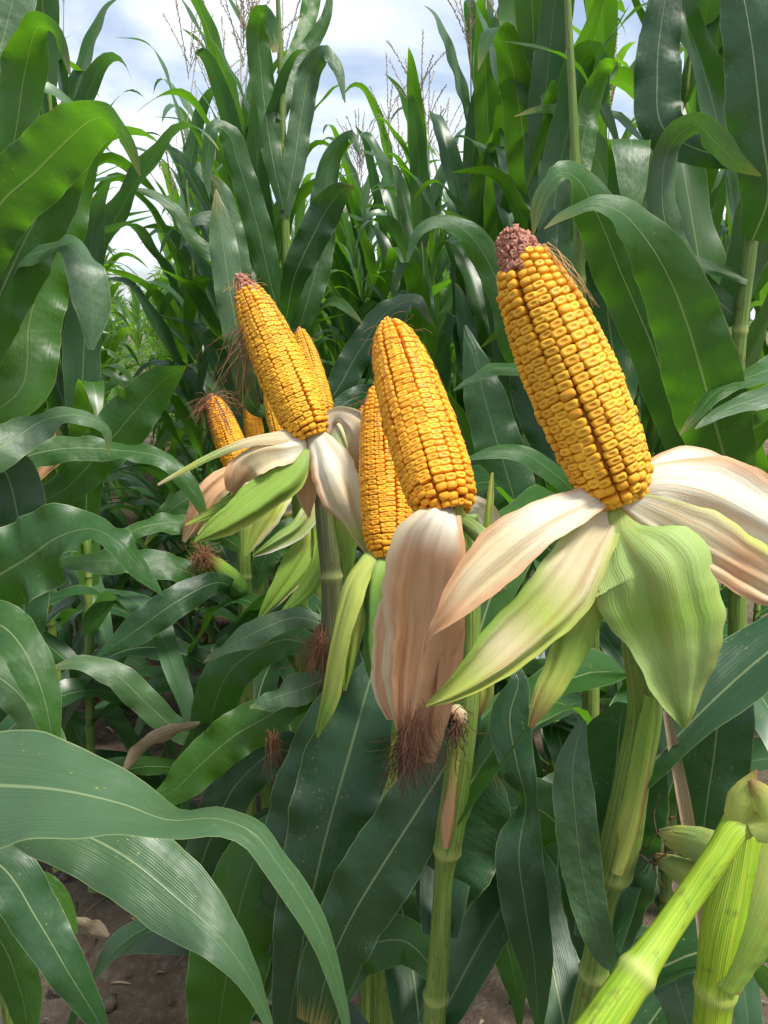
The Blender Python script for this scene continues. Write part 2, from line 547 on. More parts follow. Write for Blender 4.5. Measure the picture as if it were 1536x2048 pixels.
def stalk_px(name, rows, nodes, mat, parent, origin, ground=True, n=260, flat=False):
    """hero stalk through (px, py, depth, diameter px); nodes: rows' indices (float) of swollen joints"""
    ctrl = [[*at(*r[:3]), r[3] * r[2] / FPX / 2] for r in rows]
    if ground:
        l, l0 = np.array(ctrl[-1]), np.array(ctrl[-2])
        ctrl.append([l[0] + 0.25 * (l[0] - l0[0]), l[1] + 0.25 * (l[1] - l0[1]), l[2] * 0.5, l[3] * 1.05])
        ctrl.append([l[0] + 0.35 * (l[0] - l0[0]), l[1] + 0.35 * (l[1] - l0[1]), -0.02, l[3] * 1.1])
    c, s = interp(ctrl, n)
    P, rad = c[:, :3], c[:, 3].copy()
    L = np.concatenate([[0], np.cumsum(np.linalg.norm(np.diff(P, axis=0), axis=1))])
    fac = np.zeros(n)
    for nd in nodes:
        q = at(*nd)
        i = np.argmin(np.linalg.norm(P - q, axis=1))
        g = np.exp(-((L - L[i]) / 0.0045)**2)
        rad *= 1 + 0.16 * g
        fac += g
    if name == 'stalk':
        STALKP[parent.name] = P
    V, F, uv = tube_arrays(P, rad, 14, 4.0)
    me = mkmesh(name, V - origin, F, mat, uv=uv, fac=np.repeat(np.clip(fac, 0, 1), 14))
    return link(name, me, parent)


# ------------------------------------------------------------------ generic corn leaves and plants
def leaf_arrays(L, W, a0, a1, bend, sharp, twist, seed, n=26, m=9, ruf=0.10, sway=0.0):
    """leaf rising from the origin along +X/+Z; a0 start elevation, a1 end elevation (deg), bend = where it turns"""
    rs = np.random.default_rng(seed)
    s = np.linspace(0, 1, n)
    f = 1 / (1 + np.exp(-(s - bend) * sharp))
    f = (f - f[0]) / (f[-1] - f[0])
    el = np.radians(a0 + (a1 - a0) * (0.25 * s + 0.75 * f))
    az = np.radians(sway) * s**1.5
    d = np.stack([np.cos(el) * np.cos(az), np.cos(el) * np.sin(az), np.sin(el)], -1)
    P = np.concatenate([[[0, 0, 0]], np.cumsum((d[:-1] + d[1:]) / 2, axis=0)]) * L / (n - 1)
    T = nrmz(d)
    side = np.stack([-np.sin(az), np.cos(az), np.zeros(n)], -1)
    N = np.cross(T, side)
    tw = np.radians(twist) * s**1.3
    B = np.cos(tw)[:, None] * side + np.sin(tw)[:, None] * N
    N = np.cross(T, B)
    w = W * (0.50 + 0.50 * np.clip(s / 0.28, 0, 1)**0.7) * np.maximum(1 - s**2.4, 0.0)**0.85
    w = np.maximum(w, 0.0008)
    u = np.linspace(-1, 1, m)
    ph = rs.uniform(0, 6.28, 4)
    k1, k2 = rs.uniform(2.5, 5, 2)
    off = (0.30 - 0.22 * s)[:, None] * np.abs(u)[None, :] * w[:, None] * 0.5
    wav = np.where(u[None, :] > 0, np.sin(2 * np.pi * k1 * s[:, None] + ph[0]), np.sin(2 * np.pi * k2 * s[:, None] + ph[1]))
    off = off + ruf * wav * (u**2)[None, :] * (w * np.clip(s * 4, 0, 1))[:, None]
    X = P[:, None, :] + B[:, None, :] * (u[None, :, None] * w[:, None, None] / 2) + N[:, None, :] * off[:, :, None]
    uv = np.stack(np.broadcast_arrays((u[None, :] + 1) / 2, s[:, None]), -1).reshape(-1, 2)
    return X.reshape(-1, 3), quads(n, m), uv


def leaf_params(kind, i):
    rs = np.random.default_rng(1000 * kind + i)
    if kind == 0:      # top leaves: steep, short, tip flips over
        return dict(L=rs.uniform(.42, .60), W=rs.uniform(.064, .084), a0=rs.uniform(74, 86), a1=rs.uniform(-80, 60), bend=rs.uniform(.70, .92),
                    sharp=rs.uniform(16, 36), twist=rs.uniform(-50, 50), seed=i, ruf=.06, sway=rs.uniform(-25, 25))
    if kind == 1:      # middle leaves: long and steep, folding over in the last third
        return dict(L=rs.uniform(.62, .82), W=rs.uniform(.084, .108), a0=rs.uniform(72, 85), a1=rs.uniform(-85, 30), bend=rs.uniform(.62, .90),
                    sharp=rs.uniform(14, 36), twist=rs.uniform(-75, 75), seed=i, ruf=.09, sway=rs.uniform(-30, 30))
    return dict(L=rs.uniform(.60, .80), W=rs.uniform(.070, .092), a0=rs.uniform(38, 60), a1=rs.uniform(-88, -60), bend=rs.uniform(.28, .5),
                sharp=rs.uniform(6, 12), twist=rs.uniform(-90, 90), seed=i, ruf=.13, sway=rs.uniform(-35, 35))


NVAR = (10, 16, 14)
LEAFM = {}


def leaf_mesh(kind, i, mat):
    key = (kind, i, mat)
    if key not in LEAFM:
        V, F, uv = leaf_arrays(**leaf_params(kind, i))
        LEAFM[key] = mkmesh('corn_leaf', V, F, M[mat], uv=uv)
    return LEAFM[key]


def stalk_arrays(H, r0, seed, sides=10, per=5):
    rs = np.random.default_rng(seed)
    zn = [0.0]
    while zn[-1] < H:
        zn.append(zn[-1] + rs.uniform(.100, .135) * (0.8 if zn[-1] < .3 else 1))
    zs, rr, fc = [], [], []
    for a, b in zip(zn[:-1], zn[1:]):
        r = r0 * (1 - 0.70 * (a / H))
        for q, k, f in ((0, 1.0, .5), (.02, 1.22, 1), (.06, 1.05, .3), (.5, 1.0, 0), (.80, 1.16, 0), (.82, .96, 0), (.97, .95, 0)):
            zs.append(a + (b - a) * q); rr.append(r * k); fc.append(f)
    zs, rr = np.array(zs), np.array(rr)
    ax, ay = rs.uniform(-.02, .02, 2)
    P = np.stack([ax * np.sin(zs * 2.2) * zs, ay * np.sin(zs * 1.7 + 1) * zs, zs], -1)
    P[0, 2] = -0.02
    V, F, uv = tube_arrays(P, rr, sides, 4.0)
    return V, F, uv, np.repeat(fc, sides), P, zn


STALKS = [stalk_arrays(1.98, .0125, 50 + i) for i in range(5)]
STALKM = [mkmesh('stalk', s[0], s[1], M['stalk'], uv=s[2], fac=s[3]) for s in STALKS]


def tassel_arrays(seed, coarse=False):
    rs = np.random.default_rng(seed)
    Vs, Fs = [], []
    cnt = 0

    def add(V, F):
        nonlocal cnt
        Vs.append(V)
        Fs.extend([tuple(x + cnt for x in f) for f in F])
        cnt += len(V)
    octa = [(0, 2, 4), (2, 1, 4), (1, 3, 4), (3, 0, 4), (2, 0, 5), (1, 2, 5), (3, 1, 5), (0, 3, 5)]
    nb = rs.integers(4, 7)
    axes = []
    H = rs.uniform(.30, .38)
    axes.append((np.zeros(3), np.array([rs.uniform(-.06, .06), rs.uniform(-.06, .06), 1.0]), H + .16, .0026, 0.02, .22))
    for i in range(nb):
        z = .20 + .10 * i / nb
        a = i * 2.4 + rs.uniform(-.5, .5)
        sp = rs.uniform(.30, .75)
        axes.append((np.array([0, 0, z]), np.array([math.cos(a) * sp, math.sin(a) * sp, 1.0]), rs.uniform(.15, .24), .0012, rs.uniform(-.12, .3), 0.0))
    for o, d, L, r, droop, bare in axes:
        d = d / np.linalg.norm(d)
        s = np.linspace(0, 1, 7)
        hor = np.array([d[0], d[1], 0])
        P = o + d * (s * L)[:, None] + (hor * 0.5 + np.array([0, 0, -1.0])) * (droop * L * s**2)[:, None]
        V, F, uv = tube_arrays(P, r * (1 - .6 * s), 3 if coarse else 4)
        add(V, F)
        step = .012 if coarse else .0065
        for q in np.arange(bare, L, step):
            t = q / L
            p = o + d * q + (hor * 0.5 + np.array([0, 0, -1.0])) * (droop * L * t**2)
            for e in range(2):
                v = rs.normal(size=3) * .5
                v = nrmz(d * 1.6 + v)
                l = rs.uniform(.0045, .007) * (1.3 if coarse else 1)
                sd = nrmz(np.cross(v, [.3, .5, .8])); s2 = np.cross(v, sd)
                w = l * .26
                c = p + v * l * .8
                add(np.array([c + sd * w, c - sd * w, c + s2 * w, c - s2 * w, c + v * l, c - v * l]), octa)
    return np.concatenate(Vs), Fs


TASSELM = []
for i in range(4):
    V, F = tassel_arrays(i)
    TASSELM.append(mkmesh('tassel', V, F, M['tassel'], smooth=False))


def rotz(a):
    return Matrix.Rotation(a, 4, 'Z')


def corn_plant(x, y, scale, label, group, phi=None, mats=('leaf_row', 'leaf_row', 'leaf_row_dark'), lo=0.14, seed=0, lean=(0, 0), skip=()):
    """a full plant: stalk, every leaf and the tassel are parts of their own"""
    rs = np.random.default_rng(seed)
    root = link('corn_plant', None)
    root.location = (x, y, 0)
    root.rotation_euler = (lean[0], lean[1], 0)
    root.scale = (scale,) * 3
    tag(root, label, 'corn plant', group)
    k = int(rs.integers(5))
    link('stalk', STALKM[k], root)
    P, zn = STALKS[k][4], STALKS[k][5]
    if phi is None:
        phi = rs.uniform(0, 6.28)
    for i, (a, b) in enumerate(zip(zn[:-1], zn[1:])):
        z = a + (b - a) * .81
        if z < lo or i in skip:
            continue
        f = z / 1.98
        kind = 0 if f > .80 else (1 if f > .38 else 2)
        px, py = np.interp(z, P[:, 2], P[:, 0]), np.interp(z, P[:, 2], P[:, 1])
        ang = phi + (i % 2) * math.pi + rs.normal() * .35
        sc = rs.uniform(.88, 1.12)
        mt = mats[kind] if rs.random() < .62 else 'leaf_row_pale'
        mw = Matrix.Translation((px, py, z)) @ rotz(ang) @ Matrix.Rotation(rs.normal() * .08, 4, 'X') @ Matrix.Diagonal((sc, sc * rs.choice((-1, 1)), sc, 1))
        link('leaf', leaf_mesh(kind, int(rs.integers(NVAR[kind])), mt), root, mw)
    t = link('tassel', TASSELM[int(rs.integers(4))], root, Matrix.Translation(P[-1]) @ rotz(rs.uniform(0, 6.28)) @ Matrix.Rotation(rs.normal() * .1, 4, 'X'))
    return root


def plant_arrays(seed):
    """a whole far plant as one mesh (too small in the picture to show its parts)"""
    rs = np.random.default_rng(seed)
    V, F, uv, fc, P, zn = stalk_arrays(1.98, .0125, seed, 5)
    Vs, Fs, UVs, FC, MI = [V], list(F), [uv], [fc], [0] * len(F)
    cnt = len(V)
    phi = rs.uniform(0, 6.28)
    for i, (a, b) in enumerate(zip(zn[:-1], zn[1:])):
        z = a + (b - a) * .81
        if z < .25:
            continue
        f = z / 1.98
        kind = 0 if f > .80 else (1 if f > .38 else 2)
        pr = leaf_params(kind, int(rs.integers(40)))
        pr['n'], pr['m'] = 16, 5
        v, q, u = leaf_arrays(**pr)
        ang = phi + (i % 2) * math.pi + rs.normal() * .35
        c, s = math.cos(ang), math.sin(ang)
        v = v @ np.array([[c, s, 0], [-s, c, 0], [0, 0, 1]]) * rs.uniform(.88, 1.12)
        v = v + [np.interp(z, P[:, 2], P[:, 0]), np.interp(z, P[:, 2], P[:, 1]), z]
        Vs.append(v); UVs.append(u); FC.append(np.zeros(len(v)))
        Fs += [tuple(x + cnt for x in f_) for f_ in q.tolist()]
        MI += [1] * len(q)
        cnt += len(v)
    v, q = tassel_arrays(seed, True)
    Vs.append(v + P[-1]); UVs.append(np.zeros((len(v), 2))); FC.append(np.zeros(len(v)))
    Fs += [tuple(x + cnt for x in f_) for f_ in q]
    MI += [2] * len(q)
    return np.concatenate(Vs), Fs, np.concatenate(UVs), np.concatenate(FC), MI


FARP = [plant_arrays(300 + i) for i in range(9)]
FARM = [mkmesh('corn_plant', p[0], p[1], [M['stalk'], M['leaf_far'], M['tassel']], uv=p[2], fac=p[3], matidx=p[4]) for p in FARP]

# ------------------------------------------------------------------ ground
RU = np.array([-0.299, 0.954])               # direction of the rows
RN = np.array([0.954, 0.299])                # across the rows, to the right


def row_xy(s, perp):
    return RU * s + RN * perp


def hash_noise(x, y, f, seed):
    rs = np.random.default_rng(seed)
    g = rs.random((64, 64))
    X, Y = x * f, y * f
    i, j = np.floor(X).astype(int), np.floor(Y).astype(int)
    a, b = X - i, Y - j
    a, b = a * a * (3 - 2 * a), b * b * (3 - 2 * b)
    G = lambda p, q: g[p % 64, q % 64]
    return (G(i, j) * (1 - a) + G(i + 1, j) * a) * (1 - b) + (G(i, j + 1) * (1 - a) + G(i + 1, j + 1) * a) * b - .5


def ground_z(x, y):
    z = .035 * hash_noise(x, y, 2.3, 1) + .035 * hash_noise(x, y, 7, 2) + .03 * hash_noise(x, y, 17, 3) + .018 * hash_noise(x, y, 41, 4)
    return z * np.exp(-((x / 8)**2 + ((y - 3) / 10)**2)) - 0.005


g = np.linspace(-1, 1, 301)
gx = np.sign(g) * (3.0 * np.abs(g) + 220 * np.abs(g)**9)
gy = 3 + np.sign(g) * (4.0 * np.abs(g) + 220 * np.abs(g)**9)
GX, GY = np.meshgrid(gx, gy, indexing='ij')
GZ = ground_z(GX, GY)
gm = mkmesh('soil', np.stack([GX, GY, GZ], -1).reshape(-1, 3), quads(301, 301), M['soil'])
gr = tag(link('ground', gm), 'bare brown soil between the corn rows', None, kind='structure')

# ------------------------------------------------------------------ hero plants (front of the right-hand row and the near left row)


def hero_plant(label, bx, by, group=None):
    root = link('corn_plant', None)
    root.location = (bx, by, 0)
    tag(root, label, 'corn plant', group)
    bpy.context.view_layer.update()
    return root


def hero_leaf(root, rows, mat='leaf', **kw):
    o = np.array(root.location)
    kw.setdefault('cup', 0.06); kw['ruf'] = 1.35 * kw.get('ruf', 0.07); kw.setdefault('seed', int(rows[0][0]) + int(rows[0][1]))
    return link('leaf', blade_mesh('leaf', rows, M[mat], origin=o, **kw), root)


STALKP = {}


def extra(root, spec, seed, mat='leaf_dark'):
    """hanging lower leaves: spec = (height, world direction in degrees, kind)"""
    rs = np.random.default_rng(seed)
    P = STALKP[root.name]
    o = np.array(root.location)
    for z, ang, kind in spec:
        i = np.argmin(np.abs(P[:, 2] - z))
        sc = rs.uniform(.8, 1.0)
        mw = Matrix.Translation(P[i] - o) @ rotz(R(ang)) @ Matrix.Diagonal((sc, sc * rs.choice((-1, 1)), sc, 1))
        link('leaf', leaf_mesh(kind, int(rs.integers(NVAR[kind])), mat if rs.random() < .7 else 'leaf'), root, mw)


def base_of(rows):
    p = at(*rows[-1][:3])
    q = at(*rows[-2][:3])
    return p[0] + .35 * (p[0] - q[0]), p[1] + .35 * (p[1] - q[1])


# plant under the big ear at the right
S1 = [(1262, 1130, .555, 60), (1275, 1260, .56, 70), (1290, 1400, .575, 68), (1262, 1570, .60, 70), (1228, 1738, .62, 70), (1216, 1775, .625, 54),
      (1190, 1930, .65, 54), (1165, 2048, .68, 56)]
p1 = hero_plant('corn plant with thick green stalk carrying the largest husked ear at the right', *base_of(S1))
o1 = np.array(p1.location)
stalk_px('stalk', S1, [(1224, 1752, .62), (1188, 1945, .65)], M['stalk'], p1, o1)
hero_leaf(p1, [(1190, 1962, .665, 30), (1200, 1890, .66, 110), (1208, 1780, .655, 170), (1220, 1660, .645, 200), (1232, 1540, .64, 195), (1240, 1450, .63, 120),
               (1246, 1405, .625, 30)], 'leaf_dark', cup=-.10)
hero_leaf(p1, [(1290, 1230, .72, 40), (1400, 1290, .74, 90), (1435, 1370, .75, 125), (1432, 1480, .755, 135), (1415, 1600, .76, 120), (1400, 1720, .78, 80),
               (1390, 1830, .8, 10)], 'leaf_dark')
hero_leaf(p1, [(1215, 1690, .84, 60), (1130, 1735, .85, 95), (1030, 1785, .86, 95), (940, 1850, .88, 60), (880, 1930, .9, 6)], 'leaf')
hero_leaf(p1, [(1265, 1560, .80, 40), (1340, 1540, .85, 100), (1420, 1600, .87, 130), (1490, 1720, .88, 110), (1520, 1850, .9, 30)], 'leaf_bright')
hero_leaf(p1, [(1180, 1990, .7, 30), (1260, 1900, .72, 90), (1330, 1930, .70, 100), (1370, 2030, .68, 80), (1390, 2150, .68, 40)], 'leaf_pale')
hero_leaf(p1, [(1165, 1440, .60, 16), (1146, 1530, .595, 66), (1152, 1640, .595, 84), (1168, 1760, .60, 76), (1192, 1860, .605, 62), (1216, 1922, .61, 34), (1236, 1946, .615, 4)],
          'leaf_pale', cup=-.05)
# a thin pale dead leaf rib hanging beside the green husk
hero_leaf(p1, [(1332, 1420, .60, 14), (1352, 1520, .60, 24), (1378, 1660, .605, 26), (1398, 1800, .61, 22), (1412, 1960, .62, 20), (1400, 2060, .63, 8)],
          'dry', cup=-.3, ruf=0)

# plant in the middle
S2 = [(934, 1028, .70, 46), (936, 1200, .70, 50), (932, 1400, .71, 54), (914, 1560, .72, 55), (896, 1690, .73, 54), (890, 1730, .735, 42), (880, 1880, .75, 42),
      (868, 2048, .78, 48)]
p2 = hero_plant('corn plant with split brown streaked stalk below the salmon husk in the middle', *base_of(S2))
stalk_px('stalk', S2, [(895, 1702, .73), (872, 1990, .77), (938, 1180, .7)], M['stalk'], p2, np.array(p2.location))
hero_leaf(p2, [(868, 1870, .79, 30), (884, 1795, .785, 110), (912, 1700, .78, 170), (945, 1610, .775, 165), (966, 1560, .77, 100), (978, 1530, .77, 16)], 'leaf_dark', cup=-.05)
hero_leaf(p2, [(945, 1420, .75, 40), (905, 1505, .74, 110), (845, 1605, .735, 138), (775, 1715, .74, 145), (708, 1825, .75, 140), (660, 1930, .77, 120),
               (630, 2050, .8, 80)], 'leaf_dark')
hero_leaf(p2, [(1000, 1320, .73, 20), (1035, 1350, .72, 30), (1020, 1430, .715, 78), (1035, 1530, .71, 72), (1052, 1605, .71, 62, 50), (1038, 1700, .70, 90),
               (1050, 1810, .70, 96), (1068, 1920, .71, 75, 10), (1074, 2010, .72, 40, 30), (1078, 2090, .73, 12, 40)], 'leaf_dark', cup=.04)
hero_leaf(p2, [(880, 1950, .8, 40), (800, 1880, .86, 90), (720, 1900, .88, 100), (650, 2000, .88, 80), (600, 2120, .9, 20)], 'leaf')
hero_leaf(p2, [(940, 1290, .76, 24), (1050, 1330, .8, 40, 40), (1150, 1345, .83, 46, 50), (1240, 1350, .86, 40, 50), (1330, 1330, .9, 6, 40)], 'leaf_pale')
hero_leaf(p2, [(905, 1640, .78, 40), (990, 1620, .85, 100), (1080, 1620, .88, 120), (1150, 1700, .9, 100), (1200, 1830, .92, 30)], 'leaf')

link('sheath', blade_mesh('sheath', [(1303, 1395, .553, 26), (1278, 1560, .576, 40), (1244, 1700, .596, 40), (1228, 1748, .602, 30)], M['husk'], cup=.3, cols='ggyy', edge='bg', origin=o1, pleat=.01), p1)
link('sheath', blade_mesh('sheath', [(926, 1440, .69, 12), (906, 1570, .698, 22), (893, 1660, .706, 25), (889, 1698, .71, 12)], M['husk'], cup=.3, cols='gyss', edge='bb', origin=np.array(p2.location), pleat=.01), p2)

# plant of the ear behind, middle
S3 = [(772, 1120, .92, 40), (765, 1300, .93, 50), (768, 1550, .95, 56), (774, 1850, .99, 60), (770, 2048, 1.03, 60)]
p3 = hero_plant('corn plant with broad drooping leaves, hidden below the slimmer middle ear', *base_of(S3))
stalk_px('stalk', S3, [(768, 1480, .94), (774, 1880, .99)], M['stalk'], p3, np.array(p3.location))
hero_leaf(p3, [(752, 1320, .88, 40), (726, 1410, .86, 125), (692, 1530, .85, 172), (660, 1640, .84, 168), (633, 1750, .84, 152), (612, 1850, .85, 128),
               (592, 1960, .87, 100), (572, 2090, .9, 50)], 'leaf_dark', cup=.03)
hero_leaf(p3, [(735, 1340, .94, 40), (668, 1430, .94, 100), (632, 1550, .935, 142), (592, 1680, .93, 145, 10), (560, 1800, .94, 120, 10), (535, 1920, .96, 70, 10),
               (520, 2020, .98, 5, 10)], 'leaf_dark', cup=.05)
hero_leaf(p3, [(755, 1600, 1.0, 40), (640, 1640, .98, 70), (520, 1700, .95, 110), (485, 1790, .94, 145), (465, 1890, .94, 165), (445, 2000, .95, 150),
               (428, 2120, .98, 60)], 'leaf_bright', cup=.05)
hero_leaf(p3, [(770, 1700, 1.0, 40), (850, 1640, 1.03, 90), (930, 1700, 1.05, 110), (990, 1820, 1.05, 100), (1030, 1960, 1.06, 50), (1040, 2060, 1.07, 6)], 'leaf')

# plant of the left ear, stained stalk
S4 = [(632, 880, 1.0, 24), (645, 960, 1.0, 38), (652, 1050, 1.0, 40), (664, 1180, 1.0, 42), (660, 1300, 1.0, 42), (655, 1500, 1.03, 44), (650, 1800, 1.1, 46)]
p4 = hero_plant('corn plant with dark blotched stalk under the pointed husked ear', *base_of(S4))
stalk_px('stalk', S4, [(662, 1150, 1.0), (655, 1420, 1.02)], M['stalk_dark'], p4, np.array(p4.location))
hero_leaf(p4, [(655, 1380, 1.02, 30), (600, 1395, 1.01, 60, 20), (540, 1430, 1.0, 85, 10), (470, 1470, 1.0, 92), (400, 1530, 1.0, 85), (340, 1585, 1.0, 55),
               (288, 1605, 1.0, 5)], 'leaf_bright', ruf=.10)
hero_leaf(p4, [(655, 1355, .99, 30), (610, 1375, .98, 62), (560, 1392, .97, 56, 30), (500, 1415, .97, 8, 40)], 'leaf_pale', ruf=.16)
hero_leaf(p4, [(655, 1250, 1.05, 30), (590, 1235, 1.05, 42, 20), (530, 1255, 1.04, 56, 20), (480, 1280, 1.04, 50, 35), (440, 1302, 1.03, 28, 45), (408, 1324, 1.03, 3)],
          'leaf_pale')
hero_leaf(p4, [(650, 1560, 1.08, 40), (560, 1500, 1.06, 80), (480, 1560, 1.05, 90), (420, 1680, 1.06, 85), (380, 1800, 1.08, 60), (350, 1900, 1.1, 5)], 'leaf_dark')
hero_leaf(p4, [(650, 1300, 1.05, 30), (560, 1280, 1.1, 70), (470, 1330, 1.1, 90), (420, 1440, 1.12, 80), (400, 1560, 1.15, 10)], 'leaf')

# two smaller plants further along the row, with topped stalks
S5 = [(482, 950, 1.55, 20), (486, 1050, 1.55, 26), (490, 1250, 1.58, 28), (492, 1450, 1.63, 30)]
p5 = hero_plant('slim topped corn plant carrying the small ear with hairy tip', *base_of(S5))
stalk_px('stalk', S5, [(488, 1150, 1.57), (491, 1350, 1.6)], M['stalk'], p5, np.array(p5.location))
hero_leaf(p5, [(488, 1170, 1.55, 20), (420, 1160, 1.45, 50, 20), (330, 1130, 1.4, 62, 30), (230, 1120, 1.38, 60, 30), (150, 1125, 1.37, 40, 40), (88, 1127, 1.37, 4, 40)], 'leaf')
hero_leaf(p5, [(488, 1200, 1.55, 20), (420, 1168, 1.4, 46), (350, 1205, 1.36, 66), (270, 1262, 1.34, 58), (192, 1315, 1.33, 5)], 'leaf_dark')
hero_leaf(p5, [(490, 1420, 1.5, 24), (430, 1480, 1.4, 40), (345, 1452, 1.33, 46), (285, 1398, 1.3, 58), (225, 1345, 1.28, 52, 20), (160, 1324, 1.27, 40, 40), (98, 1337, 1.27, 4, 30)],
          'leaf_pale')
hero_leaf(p5, [(488, 1100, 1.55, 20), (420, 1060, 1.5, 44, 20), (340, 1045, 1.45, 50, 40), (270, 1060, 1.42, 40, 40), (200, 1110, 1.4, 4)], 'leaf')
hero_leaf(p5, [(490, 1330, 1.6, 24), (540, 1280, 1.6, 60), (590, 1330, 1.58, 70), (620, 1440, 1.58, 50), (630, 1540, 1.6, 4)], 'leaf')
S6 = [(510, 900, 1.95, 16), (514, 1050, 1.97, 22), (520, 1250, 2.0, 24)]
p6 = hero_plant('topped corn plant mostly hidden behind the small hairy-tipped ear', *base_of(S6))
stalk_px('stalk', S6, [(515, 1100, 1.98)], M['stalk'], p6, np.array(p6.location))
hero_leaf(p6, [(513, 1020, 1.95, 20), (450, 980, 1.9, 44), (390, 990, 1.85, 46, 20), (330, 1030, 1.83, 36), (290, 1090, 1.83, 4)], 'leaf')
hero_leaf(p6, [(515, 1150, 1.98, 20), (560, 1100, 2.0, 50), (600, 1150, 2.0, 54), (615, 1240, 2.0, 6)], 'leaf')
S7 = [(640, 820, 1.62, 18), (640, 1000, 1.64, 24), (636, 1200, 1.68, 28)]
p7 = hero_plant('topped corn plant behind the pointed husked ear', *base_of(S7))
stalk_px('stalk', S7, [(638, 1060, 1.65)], M['stalk'], p7, np.array(p7.location))
hero_leaf(p7, [(640, 850, 1.62, 16), (700, 800, 1.65, 40), (760, 790, 1.68, 40, 20), (810, 830, 1.7, 4)], 'leaf_dark')
hero_leaf(p7, [(638, 1100, 1.66, 20), (590, 1060, 1.62, 50), (540, 1100, 1.6, 54), (510, 1190, 1.6, 5)], 'leaf')

for lab, sp in (('topped corn plant under the ear hidden by pale husks', [(597, 1020, 1.29, 24), (600, 1100, 1.31, 26), (604, 1300, 1.36, 28), (606, 1600, 1.45, 28), (606, 1900, 1.55, 28)]),
                ('topped corn plant hidden behind the slim middle ear', [(746, 1050, 1.18, 24), (744, 1150, 1.2, 26), (740, 1300, 1.22, 26), (736, 1600, 1.3, 28), (734, 1900, 1.4, 28)])):
    pq = hero_plant(lab, *base_of(sp))
    stalk_px('stalk', sp, [(sp[2][0], sp[2][1] - 40, sp[2][2])], M['stalk'], pq, np.array(pq.location))
    extra(pq, [(.85, 60, 2), (.7, 130, 2), (.5, 40, 2), (.35, 100, 2)], len(lab))

# snapped plant at the lower right
S8 = [(1492, 1655, .485, 66), (1476, 1740, .485, 84), (1450, 1860, .485, 92), (1430, 1985, .49, 74), (1418, 2100, .50, 70)]
p8 = hero_plant('snapped yellow-green corn stalk bending over at the lower right corner', *base_of(S8))
stalk_px('stalk', S8, [(1432, 1975, .49)], M['stalk_bright'], p8, np.array(p8.location))
S8b = [(1500, 1640, .47, 50), (1478, 1648, .462, 56), (1440, 1705, .455, 52), (1385, 1785, .45, 52), (1325, 1872, .44, 56), (1272, 1948, .43, 70), (1205, 2048, .42, 80),
       (1120, 2170, .41, 84), (1030, 2300, .41, 60)]
stalk_px('broken_stalk', S8b, [(1274, 1946, .43), (1482, 1645, .462)], M['stalk_bright'], p8, np.array(p8.location), ground=False)
link('sheath', blade_mesh('sheath', [(1590, 1640, .47, 30), (1560, 1690, .47, 110), (1530, 1780, .468, 130), (1490, 1880, .47, 110), (1440, 1975, .475, 60)], M['husk'],
                          cup=.35, cols='yygg', origin=np.array(p8.location)), p8)
for q, rr in enumerate(([(1478, 1655, .455, 50), (1476, 1615, .452, 60), (1490, 1575, .45, 36), (1515, 1540, .45, 6)],
                        [(1500, 1660, .45, 40), (1535, 1645, .445, 70), (1530, 1595, .445, 50), (1500, 1560, .447, 12)])):
    link('torn_leaf_stub', blade_mesh('torn_leaf_stub', rr, M['husk'], cup=.2, cols='yyyb', origin=np.array(p8.location), n=20, seed=q), p8)

# near left row: plants standing just outside the frame, their leaves reach in
XA = at(-330, 1500, .66)
pA = hero_plant('near corn plant whose wide pale leaf crosses the lower left corner', XA[0], XA[1])
stalk_px('stalk', [(-320, 700, .60, 40), (-325, 1100, .62, 54), (-330, 1500, .66, 60), (-330, 1900, .72, 62)], [(-328, 1640, .68)], M['stalk'], pA, np.array(pA.location))
hero_leaf(pA, [(-325, 1660, .66, 100, -20), (-160, 1575, .60, 190, -20), (0, 1570, .57, 236, -15), (150, 1585, .55, 190, -25), (250, 1610, .545, 150, -42),
               (335, 1640, .54, 130, -60), (440, 1638, .535, 110, -62), (505, 1665, .53, 90, -52), (560, 1735, .53, 74, -40), (612, 1812, .535, 64, -35), (650, 1890, .54, 52, -35),
               (675, 1970, .55, 36, -40), (692, 2040, .56, 24, -40), (704, 2110, .57, 8, -40)], 'leaf_pale', ruf=.02, cup=.05, n=64)
hero_leaf(pA, [(-325, 1500, .70, 80, -10), (-150, 1530, .68, 120, -10), (0, 1590, .66, 135, -10), (130, 1650, .65, 150, -5), (255, 1715, .64, 150), (360, 1800, .63, 136),
               (435, 1868, .62, 100, -10), (490, 1940, .62, 58, -25), (525, 2010, .625, 36, -40), (552, 2090, .63, 10, -40)], 'leaf_pale', ruf=.05, cup=.05, n=60)
hero_leaf(pA, [(-325, 1760, .75, 60), (-120, 1680, .78, 80), (0, 1730, .8, 95), (75, 1840, .8, 95), (140, 1950, .8, 72), (195, 2040, .82, 36), (230, 2110, .84, 6)], 'leaf_dark')
hero_leaf(pA, [(-325, 1900, .8, 60), (-160, 1820, .85, 90), (-20, 1860, .86, 100, 20), (40, 1980, .88, 80, 20), (60, 2100, .9, 20, 20)], 'leaf')
XB = at(-160, 1400, .95)
pB = hero_plant('left row corn plant whose curled bright leaf tip points right above the bare soil', XB[0], XB[1])
stalk_px('stalk', [(-150, 500, .86, 26), (-155, 900, .9, 36), (-160, 1300, .94, 42), (-160, 1700, 1.0, 44)], [(-158, 1250, .93)], M['stalk'], pB, np.array(pB.location))
hero_leaf(pB, [(-155, 1270, .92, 90), (-50, 1180, .91, 150), (50, 1118, .89, 160, -10), (130, 1068, .87, 130, -35), (195, 1060, .855, 100, -60), (240, 1090, .85, 72, -45),
               (282, 1140, .855, 44, -35), (308, 1170, .86, 22, -25), (326, 1192, .865, 2, -10)], 'leaf', ruf=.10, cup=.03, n=60)
